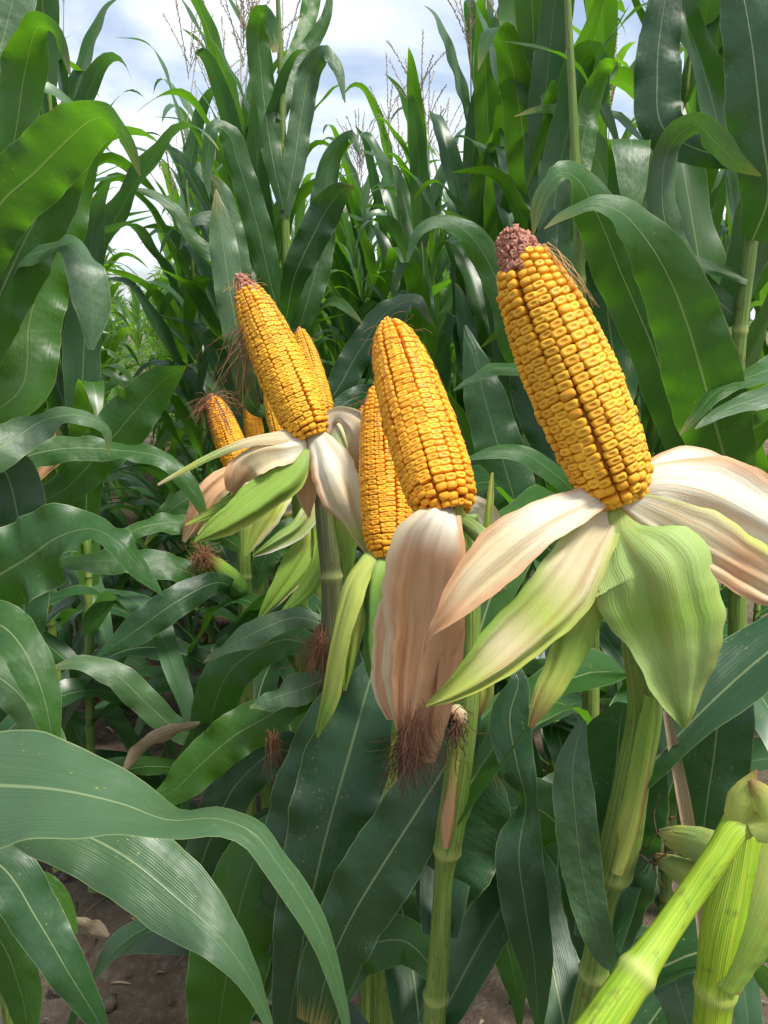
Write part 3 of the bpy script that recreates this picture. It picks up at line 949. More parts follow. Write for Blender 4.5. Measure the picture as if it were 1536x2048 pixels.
hero_leaf(pB, [(-155, 1330, .92, 70), (-60, 1250, .9, 90), (0, 1250, .88, 95), (45, 1295, .86, 84), (80, 1370, .85, 72), (100, 1450, .85, 46, -10), (106, 1520, .855, 20, -10),
               (104, 1580, .86, 3)], 'leaf', ruf=.05)
hero_leaf(pB, [(-155, 1400, 1.0, 60), (-60, 1330, 1.02, 80), (20, 1370, 1.03, 80), (80, 1450, 1.05, 70), (120, 1560, 1.06, 50), (140, 1650, 1.08, 6)], 'leaf_pale')
hero_leaf(pB, [(-155, 1600, 1.05, 50), (-60, 1680, 1.05, 60), (30, 1760, 1.04, 40, 30), (100, 1772, 1.02, 36, 20), (135, 1825, 1.02, 30), (154, 1868, 1.02, 4)], 'leaf_bright')
hero_leaf(pB, [(-155, 1010, .95, 60), (-60, 930, 1.0, 80), (25, 880, 1.05, 84, -20), (95, 838, 1.08, 74, -50), (165, 832, 1.1, 52, -60), (210, 855, 1.12, 32, -50), (218, 910, 1.13, 3, -40)],
          'leaf_pale')
hero_leaf(pB, [(-155, 900, .95, 50), (-80, 900, 1.05, 70), (0, 930, 1.1, 100), (35, 1030, 1.12, 118), (45, 1140, 1.13, 110), (50, 1270, 1.15, 70), (55, 1380, 1.18, 6)], 'leaf_dark')
XC = at(-60, 900, 1.12)
pC = hero_plant('tall left row corn plant with a broad glossy leaf folding over at the upper left', XC[0], XC[1])
stalk_px('stalk', [(-40, -350, .9, 16), (-45, 100, 1.0, 26), (-50, 500, 1.06, 34), (-60, 900, 1.12, 40), (-60, 1300, 1.2, 42)], [(-48, 420, 1.05), (-58, 800, 1.1)],
         M['stalk'], pC, np.array(pC.location))
hero_leaf(pC, [(-55, 640, 1.08, 60), (-40, 500, 1.03, 110), (0, 410, 1.0, 124), (70, 345, .97, 126), (130, 285, .94, 114), (180, 242, .91, 92, 20), (215, 238, .88, 72, 50),
               (245, 268, .86, 46, 55), (266, 310, .86, 28, 40), (280, 352, .865, 3, 30)], 'leaf', ruf=.05, cup=.04, n=60)
hero_leaf(pC, [(-55, 760, 1.1, 60), (-20, 640, 1.08, 110), (40, 500, 1.06, 128), (100, 390, 1.05, 110), (150, 320, 1.03, 60, 20), (190, 290, 1.0, 8, 30)], 'leaf', ruf=.06)
hero_leaf(pC, [(-48, 480, 1.08, 50), (5, 400, 1.06, 84, 20), (30, 270, 1.04, 94, 25), (55, 120, 1.02, 86, 25), (75, 55, .99, 76, 50), (102, 58, .97, 52, 60), (125, 95, .96, 30, 45),
               (140, 150, .96, 4, 30)], 'leaf', ruf=.05)
hero_leaf(pC, [(-52, 600, 1.1, 50, -40), (20, 530, 1.08, 64, -60), (90, 500, 1.04, 60, -62), (140, 492, 1.0, 64, -55), (170, 535, .98, 78, -25), (186, 610, .98, 72, -15), (182, 700, .985, 12)],
          'leaf_pale', ruf=.04)
hero_leaf(pC, [(-45, 250, 1.08, 50), (0, 100, 1.1, 80), (40, -60, 1.1, 80), (70, -200, 1.1, 40)], 'leaf_pale')
hero_leaf(pC, [(-55, 850, 1.12, 50), (40, 780, 1.15, 100), (60, 640, 1.17, 120), (110, 480, 1.18, 105), (160, 360, 1.18, 60), (200, 300, 1.17, 6)], 'leaf_bright')
hero_leaf(pC, [(-58, 1040, 1.18, 50), (120, 985, 1.25, 60), (200, 905, 1.25, 92), (270, 822, 1.24, 94), (330, 758, 1.23, 60, 20), (372, 732, 1.22, 4, 30)], 'leaf', ruf=.08)
hero_leaf(pC, [(-58, 960, 1.16, 50), (100, 900, 1.2, 60, -20), (230, 900, 1.22, 50, -40), (330, 920, 1.22, 44, -40), (390, 990, 1.23, 30), (420, 1060, 1.24, 4)], 'leaf')

# second row behind the big ear
XD = at(1475, 1100, 1.22)
pD = hero_plant('corn plant behind the big ear, its broad speckled leaf arching over to the left', XD[0], XD[1])
stalk_px('stalk', [(1560, -250, 1.0, 14), (1535, 200, 1.08, 20), (1500, 500, 1.12, 26), (1478, 680, 1.15, 28), (1475, 1100, 1.22, 34), (1470, 1500, 1.3, 36)],
         [(1482, 660, 1.15), (1480, 900, 1.2), (1525, 300, 1.1)], M['stalk'], pD, np.array(pD.location))
hero_leaf(pD, [(1472, 1010, 1.12, 60), (1445, 900, 1.06, 128), (1412, 780, 1.0, 145), (1378, 660, .97, 140), (1338, 555, .95, 118), (1288, 472, .93, 92, 25),
               (1235, 420, .91, 84, 52), (1180, 408, .90, 60, 64), (1130, 428, .90, 40, 62), (1088, 458, .90, 3, 60)], 'leaf', ruf=.03, cup=.04, n=60)
hero_leaf(pD, [(1475, 1050, 1.2, 50), (1380, 900, 1.16, 80), (1300, 680, 1.12, 96), (1240, 540, 1.09, 104), (1195, 430, 1.06, 86, 10), (1155, 358, 1.03, 76, 45), (1115, 348, 1.0, 56, 58),
               (1080, 395, 1.0, 42, 40), (1066, 472, 1.0, 3, 30)], 'leaf', ruf=.04, n=60)
hero_leaf(pD, [(1495, 560, 1.12, 40), (1330, 500, 1.14, 60), (1258, 420, 1.15, 82), (1256, 340, 1.14, 86), (1258, 282, 1.11, 84), (1262, 282, 1.08, 78), (1266, 370, 1.06, 58),
               (1262, 470, 1.06, 4)], 'leaf', side=(1, 0, 0.1), ruf=.02, cup=-.05)
hero_leaf(pD, [(1478, 640, 1.15, 40), (1360, 520, 1.13, 60, 20), (1325, 400, 1.1, 66, 30), (1345, 285, 1.08, 64, 45), (1388, 250, 1.05, 66, 50), (1432, 285, 1.03, 62, 38), (1480, 330, 1.02, 34, 30),
               (1522, 352, 1.02, 3, 30)], 'leaf_pale', ruf=.04)
hero_leaf(pD, [(1505, 480, 1.1, 50), (1535, 400, 1.05, 100), (1522, 250, 1.02, 122), (1503, 80, 1.0, 108), (1478, -60, 1.0, 70), (1465, -150, 1.0, 8)], 'leaf_dark', ruf=.04)
hero_leaf(pD, [(1520, 320, 1.15, 40), (1400, 300, 1.17, 60), (1330, 260, 1.18, 84), (1315, 140, 1.18, 88), (1330, 0, 1.18, 64), (1345, -100, 1.18, 10)], 'leaf_dark')
hero_leaf(pD, [(1475, 860, 1.2, 40), (1540, 800, 1.05, 60), (1590, 770, .98, 64, 30), (1530, 792, .95, 62, 45), (1462, 815, .93, 46, 48), (1420, 836, .92, 24, 40), (1390, 858, .92, 3)],
          'leaf_pale', ruf=.04)
hero_leaf(pD, [(1476, 800, 1.2, 40), (1560, 740, 1.1, 60), (1500, 754, 1.0, 56, 50), (1432, 785, .98, 48, 50), (1392, 830, .97, 28, 40), (1360, 870, .97, 3)], 'leaf', ruf=.04)
XE = at(1180, 1100, 1.25)
pE = hero_plant('second row corn plant standing left behind the big ear, hung with narrow leaves', XE[0], XE[1])
stalk_px('stalk', [(1130, -100, 1.1, 12), (1150, 300, 1.15, 18), (1165, 700, 1.2, 24), (1180, 1100, 1.25, 30), (1180, 1500, 1.32, 34)], [(1160, 560, 1.18), (1172, 900, 1.22)],
         M['stalk'], pE, np.array(pE.location))
hero_leaf(pE, [(1168, 800, 1.2, 30), (1085, 780, 1.1, 34), (1050, 742, 1.05, 44, 50), (990, 738, 1.02, 44, 56), (950, 756, 1.0, 26, 50), (906, 782, 1.0, 2)], 'leaf', ruf=.03)
hero_leaf(pE, [(1178, 1060, 1.22, 30), (1150, 985, 1.05, 40, 20), (1105, 945, 1.0, 48, 35), (1040, 905, .98, 48, 45), (980, 905, .97, 36, 52), (922, 922, .97, 2, 50)], 'leaf', ruf=.03)
hero_leaf(pE, [(1165, 780, 1.2, 26), (1080, 760, 1.18, 40), (1022, 690, 1.15, 46), (1010, 610, 1.13, 56), (978, 525, 1.12, 58), (928, 460, 1.1, 50, 30), (872, 442, 1.08, 38, 54), (835, 466, 1.07, 26, 40),
               (814, 525, 1.07, 3)], 'leaf', ruf=.04, n=60)
hero_leaf(pE, [(1160, 560, 1.2, 30), (1110, 480, 1.3, 56), (1120, 330, 1.35, 74), (1148, 205, 1.36, 70), (1165, 118, 1.35, 60, 20), (1188, 105, 1.32, 50, 40), (1205, 165, 1.31, 30, 20), (1206, 210, 1.31, 3)], 'leaf',
          ruf=.03)
hero_leaf(pE, [(1155, 420, 1.2, 26), (1170, 260, 1.22, 50), (1190, 180, 1.22, 44, 30), (1215, 130, 1.2, 40, 50), (1228, 132, 1.19, 26, 50), (1222, 160, 1.18, 3)], 'leaf_bright')
hero_leaf(pE, [(1172, 900, 1.22, 30), (1230, 760, 1.3, 90), (1215, 600, 1.33, 100), (1235, 450, 1.35, 80), (1280, 330, 1.35, 20)], 'leaf')
hero_leaf(pE, [(1178, 1000, 1.24, 30), (1090, 860, 1.25, 80), (1060, 700, 1.27, 94), (1075, 540, 1.28, 80), (1110, 420, 1.28, 10)], 'leaf_dark')
hero_leaf(pE, [(1180, 1150, 1.25, 30), (1060, 1060, 1.2, 80), (1000, 900, 1.2, 96), (960, 760, 1.22, 70), (930, 650, 1.24, 6)], 'leaf')
hero_leaf(pE, [(1180, 1200, 1.26, 30), (1300, 1050, 1.25, 90), (1400, 960, 1.22, 90, 20), (1470, 960, 1.2, 60, 40), (1520, 1010, 1.2, 5)], 'leaf')

extra(p1, [(.95, 20, 2), (.80, 60, 2), (.70, -10, 2), (.62, 95, 2), (.50, 40, 2), (.42, 5, 2), (.30, 80, 2), (.25, 20, 2)], 1)
extra(p2, [(.98, 60, 2), (.85, 30, 2), (.72, 80, 2), (.60, 45, 2), (.48, 100, 2), (.36, 20, 2), (.28, 130, 2)], 2)
extra(p3, [(.95, 50, 2), (.80, 110, 2), (.66, 30, 2), (.52, 140, 2), (.40, 70, 2), (.30, 165, 2)], 3)
extra(p4, [(.85, 60, 2), (.62, 150, 2), (.50, 110, 2), (.38, 190, 2), (.30, 40, 2)], 4)
extra(p5, [(.9, 60, 2), (.75, 120, 2), (.55, 170, 2), (.40, 80, 2), (.3, 200, 2)], 5)
extra(p6, [(1.0, 50, 1), (.85, 100, 2), (.65, 40, 2), (.5, 180, 2)], 6)
extra(p7, [(1.05, 20, 2), (.9, 80, 2), (.75, 0, 2), (.6, 50, 2), (.45, 100, 2)], 7)
extra(p8, [(.55, 30, 2), (.45, -20, 2), (.35, 70, 2), (.28, 10, 2)], 8)

# tall plant in the middle, seen side on behind the pointed ear
XF = at(576, 1100, 2.0)
pF = hero_plant('tall corn plant with fanned upright leaves rising behind the pointed ear', XF[0], XF[1])
SF = [(552, -90, 1.74, 7), (560, 100, 1.78, 11), (566, 300, 1.82, 15), (572, 520, 1.86, 19), (576, 800, 1.93, 22), (576, 1100, 2.0, 24)]
stalk_px('stalk', SF, [(566, 290, 1.82), (570, 430, 1.84), (573, 600, 1.88)], M['stalk'], pF, np.array(pF.location))
link('tassel', TASSELM[1], pF, Matrix.Translation(at(552, -85, 1.74) - np.array(pF.location)))
for rr, mt in (([(568, 420, 1.82, 20), (548, 330, 1.8, 42), (532, 230, 1.8, 54), (521, 130, 1.79, 56), (516, 60, 1.77, 50), (523, 28, 1.75, 44, 20), (541, 50, 1.73, 36, 20), (551, 105, 1.72, 14)], 'leaf'),
               ([(575, 690, 1.86, 25), (546, 585, 1.82, 52), (513, 445, 1.78, 62), (479, 332, 1.76, 56), (452, 263, 1.74, 48, 20), (431, 252, 1.72, 42, 45), (418, 290, 1.71, 36, 30), (414, 350, 1.71, 22), (419, 398, 1.71, 2)], 'leaf'),
               ([(572, 640, 1.84, 26), (592, 545, 1.74, 62), (626, 472, 1.71, 74), (656, 415, 1.69, 70), (685, 382, 1.67, 44, 20), (708, 374, 1.66, 4)], 'leaf_dark'),
               ([(569, 430, 1.83, 24), (588, 330, 1.81, 50), (604, 225, 1.8, 54), (628, 128, 1.78, 48), (650, 104, 1.76, 36, -30), (672, 130, 1.75, 28, -20), (690, 205, 1.75, 3)], 'leaf_pale'),
               ([(562, 240, 1.8, 20), (590, 145, 1.83, 42), (624, 85, 1.85, 36), (650, 40, 1.85, 26), (664, -40, 1.85, 4)], 'leaf'),
               ([(560, 150, 1.8, 18), (610, 60, 1.88, 38), (628, -30, 1.9, 38), (642, -110, 1.9, 5)], 'leaf_bright'),
               ([(573, 620, 1.88, 20), (490, 600, 1.78, 40), (478, 520, 1.75, 50), (460, 440, 1.74, 46), (436, 372, 1.73, 34), (418, 345, 1.72, 3)], 'leaf_pale'),
               ([(574, 640, 1.88, 16), (450, 530, 1.7, 30, 20), (390, 480, 1.68, 34, 20), (342, 412, 1.66, 30, 30), (300, 386, 1.65, 22, 40), (260, 377, 1.64, 2)], 'leaf'),
               ([(575, 820, 1.92, 18), (500, 800, 1.7, 40), (478, 680, 1.62, 64), (455, 550, 1.6, 68), (441, 445, 1.6, 48), (432, 378, 1.6, 4)], 'leaf_pale'),
               ([(575, 720, 1.9, 20), (610, 620, 1.85, 56), (640, 500, 1.85, 64), (650, 380, 1.85, 56), (672, 300, 1.84, 40), (700, 270, 1.82, 28, -40), (720, 310, 1.81, 4)], 'leaf'),
               ([(576, 900, 1.95, 20), (520, 780, 1.9, 60), (505, 640, 1.88, 70), (470, 520, 1.87, 60), (430, 440, 1.86, 40, 20), (390, 440, 1.84, 30, 40), (360, 500, 1.83, 4)], 'leaf_dark'),
               ([(576, 880, 1.95, 20), (660, 800, 1.9, 56), (720, 700, 1.9, 66), (780, 620, 1.9, 54, -20), (830, 600, 1.9, 40, -40), (865, 650, 1.9, 4)], 'leaf_dark'),
               ([(576, 950, 1.96, 20), (640, 900, 1.9, 60), (720, 850, 1.88, 60, -20), (790, 860, 1.86, 50, -30), (840, 930, 1.85, 4)], 'leaf')):
    hero_leaf(pF, [(q[0], q[1], q[2], q[3] * .88, *q[4:]) for q in rr], mt)

# ------------------------------------------------------------------ husked ears


def kernel_arrays(seed, dent, seg=10):
    rs = np.random.default_rng(seed)
    th = np.radians([0, 34, 56, 90, 124, 146, 180, 214, 236, 270, 304, 326])
    seg = 12
    rings = [(0.0, .96, 4.0), (.55, 1.04, 4.4), (.85, 1.0, 3.6)]
    if dent:
        rings += [(.985, .82, 2.7), (1.0, .57, 2.2), (.945, .36, 2.0)]
        cz = .92
        body, rim, den = (0.70, 0.27, 0.008), (0.83, 0.45, 0.040), (0.68, 0.28, 0.010)
        cc = [(0.60, .21, .008), body, (0.74, .32, .010), (0.79, .39, .020), rim, den]
    else:
        rings += [(.98, .76, 2.6), (1.03, .40, 2.0)]
        cz = 1.05
        cc = [(0.60, .21, .008), (0.70, .28, .010), (0.74, .31, .012), (0.76, .34, .016), (0.78, .37, .022)]
        den = (0.74, .42, .03)
    V, C = [], []
    for (z, sc, ex), c in zip(rings, cc):
        rr = (np.abs(np.cos(th))**ex + np.abs(np.sin(th))**ex)**(-1 / ex)
        jit = 1 + rs.normal(size=seg) * .025
        V.append(np.stack([.5 * sc * rr * np.cos(th) * jit, .5 * sc * rr * np.sin(th) * jit * (.80 if (dent and z > .9 and sc < .6) else 1), np.full(seg, z) + rs.normal(size=seg) * .012], -1))
        C += [c] * seg
    V = np.concatenate(V + [[[0, 0, cz]]])
    C.append(den)
    n = len(rings)
    F = [tuple(q) for q in quads(n, seg, True).tolist()]
    F += [((n - 1) * seg + i, (n - 1) * seg + (i + 1) % seg, n * seg) for i in range(seg)]
    return V, F, np.array(C)


KER = {True: [kernel_arrays(i, True) for i in range(4)], False: [kernel_arrays(20 + i, False) for i in range(3)]}
KERM = {}
for mname in ('kernel', 'kernel_orange'):
    for dnt in (True, False):
        for i, (V, F, C) in enumerate(KER[dnt]):
            KERM[mname, dnt, i] = mkmesh('kernel', V, F, M[mname], col=C)


def strands(name, polys, r, mat, parent, origin):
    Vs, Fs, cnt = [], [], 0
    for P in polys:
        P = np.asarray(P)
        V, F, uv = tube_arrays(P, np.full(len(P), r) * np.linspace(1, .6, len(P)), 3)
        Vs.append(V)
        Fs += [tuple(x + cnt for x in f) for f in F]
        cnt += len(V)
    me = mkmesh(name, np.concatenate(Vs) - origin, Fs, mat)
    return link(name, me, parent)


def silk_poly(start, direction, L, rs, wav=.15, droop=.5, n=9):
    d = nrmz(np.asarray(direction, float) + rs.normal(size=3) * .25)
    P = [np.asarray(start, float)]
    for i in range(n - 1):
        d = nrmz(d + rs.normal(size=3) * wav + np.array([0, 0, -droop / n]))
        P.append(P[-1] + d * L / (n - 1))
    return np.array(P)


PROF = [(0, .62), (.025, .80), (.08, .92), (.2, 1.0), (.45, 1.0), (.65, .92), (.80, .78), (.88, .66), (.94, .46), (.98, .28), (1.0, .12)]


def husked_ear(label, base, tip, wpx, nrow, nper, tip_from, mat='kernel', prof=PROF, objects=True, seed=0, spin=0.0, kh=.0065, bow=0.0, name_group=None, tipmat='cob_tip'):
    rs = np.random.default_rng(seed)
    b, t = at(*base), at(*tip)
    Lr = np.linalg.norm(t - b)
    ax = (t - b) / Lr
    toc = nrmz(CAM - b)
    xa = nrmz(toc - (toc @ ax) * ax)
    ya = np.cross(ax, xa)
    Rm = np.stack([xa, ya, ax], 1)
    bs = -np.array(C_R) @ Rm          # bow direction: picture left, in ear space
    bs[2] = 0
    root = link('corn_ear', None)
    root.location = b
    tag(root, label, 'corn ear', 'husked ears of corn shown on their stalks')
    bpy.context.view_layer.update()
    Rmax = wpx * base[2] / FPX / 2
    pt, pr = np.array(PROF if prof is None else prof).T

    def rad(q):
        return np.interp(q, pt, pr) * Rmax

    def axis(q):
        return bs * (bow * Lr * q**2.2) + np.array([0, 0, 1.0]) * (q * Lr)
    # cob core
    n, sd = 40, 20
    q = np.linspace(0, 1, n)
    P = np.stack([axis(x) for x in q])
    rr = np.maximum(rad(q) - kh * np.where(q > tip_from, .5, .85), .0015)
    th = np.linspace(0, 2 * np.pi, sd, endpoint=False)
    V = P[:, None, :] + np.stack([np.cos(th)[None, :] * rr[:, None], np.sin(th)[None, :] * rr[:, None], np.zeros((n, sd))], -1)
    F = [tuple(x) for x in quads(n, sd, True).tolist()] + [tuple(range(sd))[::-1], tuple((n - 1) * sd + i for i in range(sd))]
    link('cob', mkmesh('cob', V.reshape(-1, 3) @ Rm.T, F, M['cob']), root)
    # kernels
    items, tips = [], []
    pitch = tip_from / nper
    for i in range(nrow):
        th0 = 2 * np.pi * (i + (.02 if i % 2 else -.02) + rs.normal() * .02) / nrow + spin
        ph = rs.uniform(0, 1) if i % 2 == 0 else ph + rs.uniform(.3, .6)
        top = tip_from + rs.normal() * .018
        j = 0
        qv = pitch * (-.35 + .5 * (ph % 1))
        w1, w2 = rs.uniform(0, 6.28, 2)
        while qv < top:
            pj = pitch * (1 + .10 * math.sin(qv * 9 + w1)) * (1.08 if qv < .1 else 1) * (0.92 if qv > .85 * tip_from else 1)
            tw = th0 + .05 * math.sin(qv * 5 + w2) + rs.normal() * .012 + .12 * qv
            rd = not (.07 < qv < tip_from * .86) and rs.random() < .8 or rs.random() < .05
            items.append((qv, tw, pj, rd, 1 + rs.normal() * .03))
            qv += pj
        while qv < .99:
            pj = pitch * .58
            tips.append((qv, th0 + rs.normal() * .1 + .12 * qv, pj, rs.uniform(.6, 1.1)))
            qv += pj

    def frame(qv, tw):
        c = axis(qv)
        r = rad(qv)
        slope = (rad(min(qv + .01, 1)) - rad(max(qv - .01, 0))) / (.02 * Lr)
        qv = max(qv, 0.0)
        er = np.array([math.cos(tw), math.sin(tw), 0])
        et = np.array([-math.sin(tw), math.cos(tw), 0])
        ez = nrmz(np.array([0, 0, 1.0]) + er * slope)
        en = np.cross(et, ez)
        return c, r, er, et, ez, en
    rec = []
    for (qv, tw, pj, rd, sc) in items:
        c, r, er, et, ez, en = frame(qv, tw)
        wid = 2 * math.pi * max(r - .001, .003) / nrow * (1.0 if rd else 1.015)
        ln = pj * Lr * (1.02 if rd else 1.03) * math.sqrt(1 + 0)
        h = kh * sc * (1.05 if rd else 1.0)
        A = np.stack([et * wid, ez * ln, en * h], 1)
        pos = c + er * (r - kh) + en * rs.normal() * .0003
        jr = Matrix.Rotation(rs.normal() * .05, 3, 'Z')
        A = A @ np.array(jr)
        A, pos = Rm @ A, Rm @ pos
        face = nrmz(A[:, 2]) @ nrmz(CAM - (b + pos))
        rec.append((face, A, pos, rd))
    rec.sort(key=lambda x: -x[0])
    nobj = 300 if objects else 0
    for face, A, pos, rd in rec[:nobj]:
        mw = Matrix.Identity(4)
        for i in range(3):
            for j in range(3):
                mw[i][j] = A[i, j]
            mw[i][3] = pos[i]
        i = int(rs.integers(len(KER[not rd])))
        link('kernel', KERM[mat, not rd, i], root, mw)
    Vs, Fs, Cs, cnt = [], [], [], 0
    for face, A, pos, rd in rec[nobj:]:
        v, f, cl = KER[not rd][int(rs.integers(len(KER[not rd])))]
        Vs.append(v @ A.T + pos); Cs.append(cl)
        Fs += [tuple(x + cnt for x in y) for y in f]
        cnt += len(v)
    if Vs:
        tag(link('kernels', mkmesh('kernels', np.concatenate(Vs), Fs, M[mat], col=np.concatenate(Cs)), root), None, None, kind='stuff')
    # chaffy tip
    Vs, Fs, cnt = [], [], 0
    for (qv, tw, pj, sc) in tips:
        c, r, er, et, ez, en = frame(qv, tw)
        wid = 2 * math.pi * max(r, .003) / nrow * .95
        A = np.stack([et * wid, ez * pj * Lr * 1.15, (en + rs.normal(size=3) * .2) * kh * .62 * sc], 1)
        v, f, cl = KER[True][int(rs.integers(4))]
        v = v.copy()
        v[-25:, 2] -= .10
        v = v + rs.normal(size=v.shape) * .07
        Vs.append((v @ A.T + c + er * (r - kh * .6)) @ Rm.T)
        Fs += [tuple(x + cnt for x in y) for y in f]
        cnt += len(v)
    if Vs:
        link('cob_tip', mkmesh('cob_tip', np.concatenate(Vs), Fs, M[tipmat]), root)

    def surf(qv, tw, lift=.001):
        c, r, er, et, ez, en = frame(qv, tw)
        return Rm @ (c + er * (r + lift)) + b, Rm @ ez, Rm @ en
    root_info = dict(root=root, b=b, t=t, ax=ax, surf=surf, L=Lr)
    return root_info


def husk(ear, rows, cols, **kw):
    kw.setdefault('cup', .12)
    kw.setdefault('pleat', .022)
    kw['pleat'] *= 2.1
    kw.setdefault('seed', int(rows[1][0] + rows[1][1]))
    return link('husk_leaf', blade_mesh('husk_leaf', rows, M['husk'], cols=cols, origin=ear['b'], **kw), ear['root'])


def ear_silk(ear, n, L, mat='silk', seed=0, droop=.5, lat=True, r=.00035, side=None):
    rs = np.random.default_rng(seed)
    polys = []
    for i in range(n):
        q = rs.uniform(.86, .99)
        th = rs.uniform(0, 6.28) if side is None else side + rs.normal() * .5
        p, ez, en = ear['surf'](q, th)
        polys.append(silk_poly(p, -ez * .5 + en * .8, L * rs.uniform(.4, 1.2), rs, droop=droop))
    for i in range(n // 2 if lat else 0):       # strands lying down along the grooves
        th = rs.uniform(-1.5, 1.5)
        q0 = rs.uniform(.8, .97)
        q1 = q0 - rs.uniform(.12, .5)
        pts = [ear['surf'](q, th + .05 * math.sin(q * 30 + i), .0006)[0] for q in np.linspace(q0, q1, 8)]
        polys.append(np.array(pts))
    return strands('silk', polys, r, M[mat], ear['root'], ear['b'])


def shank(ear, rows, mat='stalk'):
    return stalk_px('shank', rows, [], M[mat], ear['root'], ear['b'], ground=False, n=24)


# --- the big ear at the right
PROF1 = [(0, .55), (.03, .74), (.09, .86), (.2, .95), (.38, 1.0), (.55, .97), (.70, .87), (.80, .74), (.86, .62), (.90, .47), (.95, .40), (.985, .30), (1.0, .12)]
e1 = husked_ear('largest golden ear with a bare reddish tip, leaning left at the right of the row', (1243, 990, .53), (1016, 462, .52), 183, 18, 29, .865, 'kernel', PROF1, seed=3,
                spin=.10, kh=.0075)
rs_ = np.random.default_rng(2)
strands('silk', [np.array([e1['surf'](q, 1.25 + .1 * a1 + .12 * math.sin(q * 14 + a2), .002 + .002 * (1 + math.sin(q * 22 + a3)))[0] for q in np.linspace(.90, .90 - a4, 12)])
                 for a1, a2, a3, a4 in zip(rs_.normal(size=11), rs_.uniform(0, 1.5, 11), rs_.uniform(0, 6, 11), rs_.uniform(.08, .30, 11))], .0003, M['silk_gold'], e1['root'], e1['b'])
shank(e1, [(1243, 985, .535, 60), (1248, 1040, .54, 44), (1260, 1140, .555, 52)])
husk(e1, [(1236, 975, .525, 40), (1175, 1005, .515, 72, 20), (1090, 1045, .50, 100, 25), (1000, 1112, .49, 108, 15), (935, 1172, .485, 90, 10), (890, 1228, .485, 54, 25),
          (862, 1262, .49, 26, 40), (845, 1310, .495, 3, 40)], 'wwwccss', edge='st', pleat=.026, cup=.05)
husk(e1, [(1236, 1000, .53, 30), (1190, 1065, .52, 84), (1125, 1170, .505, 128, -10), (1040, 1265, .50, 116, -15), (960, 1340, .495, 84, -20), (900, 1385, .495, 40, -20),
          (852, 1412, .5, 5, -20)], 'wccycyy', edge='yg', pleat=.024, cup=-.10, edgew=.5)
husk(e1, [(1228, 1010, .54, 24), (1205, 1100, .535, 60), (1170, 1220, .53, 78, 20), (1125, 1330, .53, 64, 10), (1090, 1400, .53, 46), (1062, 1455, .535, 12)], 'ccygyb', edge='gg')
husk(e1, [(1236, 1005, .525, 40), (1248, 1062, .515, 96), (1275, 1098, .503, 190), (1305, 1135, .497, 238), (1326, 1215, .50, 232), (1346, 1310, .507, 172), (1359, 1390, .52, 90), (1366, 1430, .525, 46),
          (1368, 1458, .53, 4)], 'yppgppg', edge='pp', cup=.14, pleat=.009, n=60, m=25)
husk(e1, [(1262, 985, .53, 46), (1320, 965, .525, 110, -25), (1400, 975, .52, 150, -30), (1480, 1010, .52, 150, -30), (1570, 1065, .525, 120, -25), (1650, 1130, .53, 50, -20), (1700, 1180, .53, 5)], 'wwwwwcc',
     edge='ss', cup=.16, pleat=.02)
husk(e1, [(1250, 1000, .52, 34), (1310, 1030, .512, 76), (1390, 1078, .505, 112, -10), (1470, 1125, .503, 118, -10), (1560, 1178, .505, 100, -5), (1650, 1240, .51, 50), (1700, 1275, .51, 4)], 'wccsccy',
     edge='ys', cup=.08, pleat=.02, seed=5)
husk(e1, [(1285, 960, .54, 40), (1325, 935, .545, 70, -40), (1390, 925, .555, 80, -45), (1470, 950, .56, 70, -35), (1560, 1000, .57, 50), (1640, 1060, .57, 4)], 'wwscs', edge='st')

# --- the central ear
PROF2 = [(0, .66), (.03, .84), (.10, .96), (.22, 1.0), (.45, .98), (.65, .90), (.80, .78), (.90, .60), (.96, .40), (.985, .26), (1.0, .1)]
e2 = husked_ear('plump orange ear in the middle, rounded tip, standing over a salmon husk', (893, 1018, .66), (776, 645, .73), 152, 18, 34, .965, 'kernel_orange', PROF2, seed=11, spin=.02,
                kh=.007)
ear_silk(e2, 16, .022, 'silk', 2, droop=1.0, r=.00025)
shank(e2, [(893, 1010, .665, 50), (905, 1060, .68, 36), (930, 1120, .70, 40)])
husk(e2, [(900, 1010, .655, 50), (885, 1040, .635, 110), (865, 1090, .625, 150), (848, 1180, .62, 165), (835, 1280, .62, 155), (822, 1370, .625, 120), (815, 1430, .63, 80), (812, 1462, .635, 50)], 'wwsssstt',
     edge='sc', cup=.20, pleat=.03, m=25, n=60)
husk(e2, [(860, 1030, .66, 40), (830, 1080, .65, 70, 20), (805, 1180, .645, 96, 30), (785, 1290, .645, 96, 20), (785, 1390, .65, 70, 10), (790, 1440, .655, 30)], 'wcsstt', edge='yc', pleat=.03)
husk(e2, [(905, 1030, .65, 40), (905, 1110, .64, 60, 20), (900, 1220, .635, 80, 30), (885, 1330, .635, 84, 30), (868, 1420, .64, 70, 20), (856, 1490, .645, 50, 10), (850, 1522, .65, 36)], 'csssstc', edge='tc',
     pleat=.05)
husk(e2, [(930, 1010, .69, 40), (965, 1030, .71, 60, 30), (985, 1090, .72, 60, 30), (990, 1180, .73, 50), (985, 1270, .74, 50), (975, 1330, .75, 6)], 'wwccsc', edge='cs')
husk(e2, [(905, 1250, .70, 20), (945, 1320, .72, 50), (960, 1390, .73, 46), (950, 1440, .74, 10)], 'ccyb')
rs_ = np.random.default_rng(5)
polys = [silk_poly(at(835 + rs_.normal() * 14, 1435 + rs_.normal() * 14, .62), (-.1, 0, -1), rs_.uniform(.03, .06), rs_, wav=.2, droop=1.5) for i in range(200)]
strands('silk', polys, 0.0002, M['silk'], e2['root'], e2['b'])
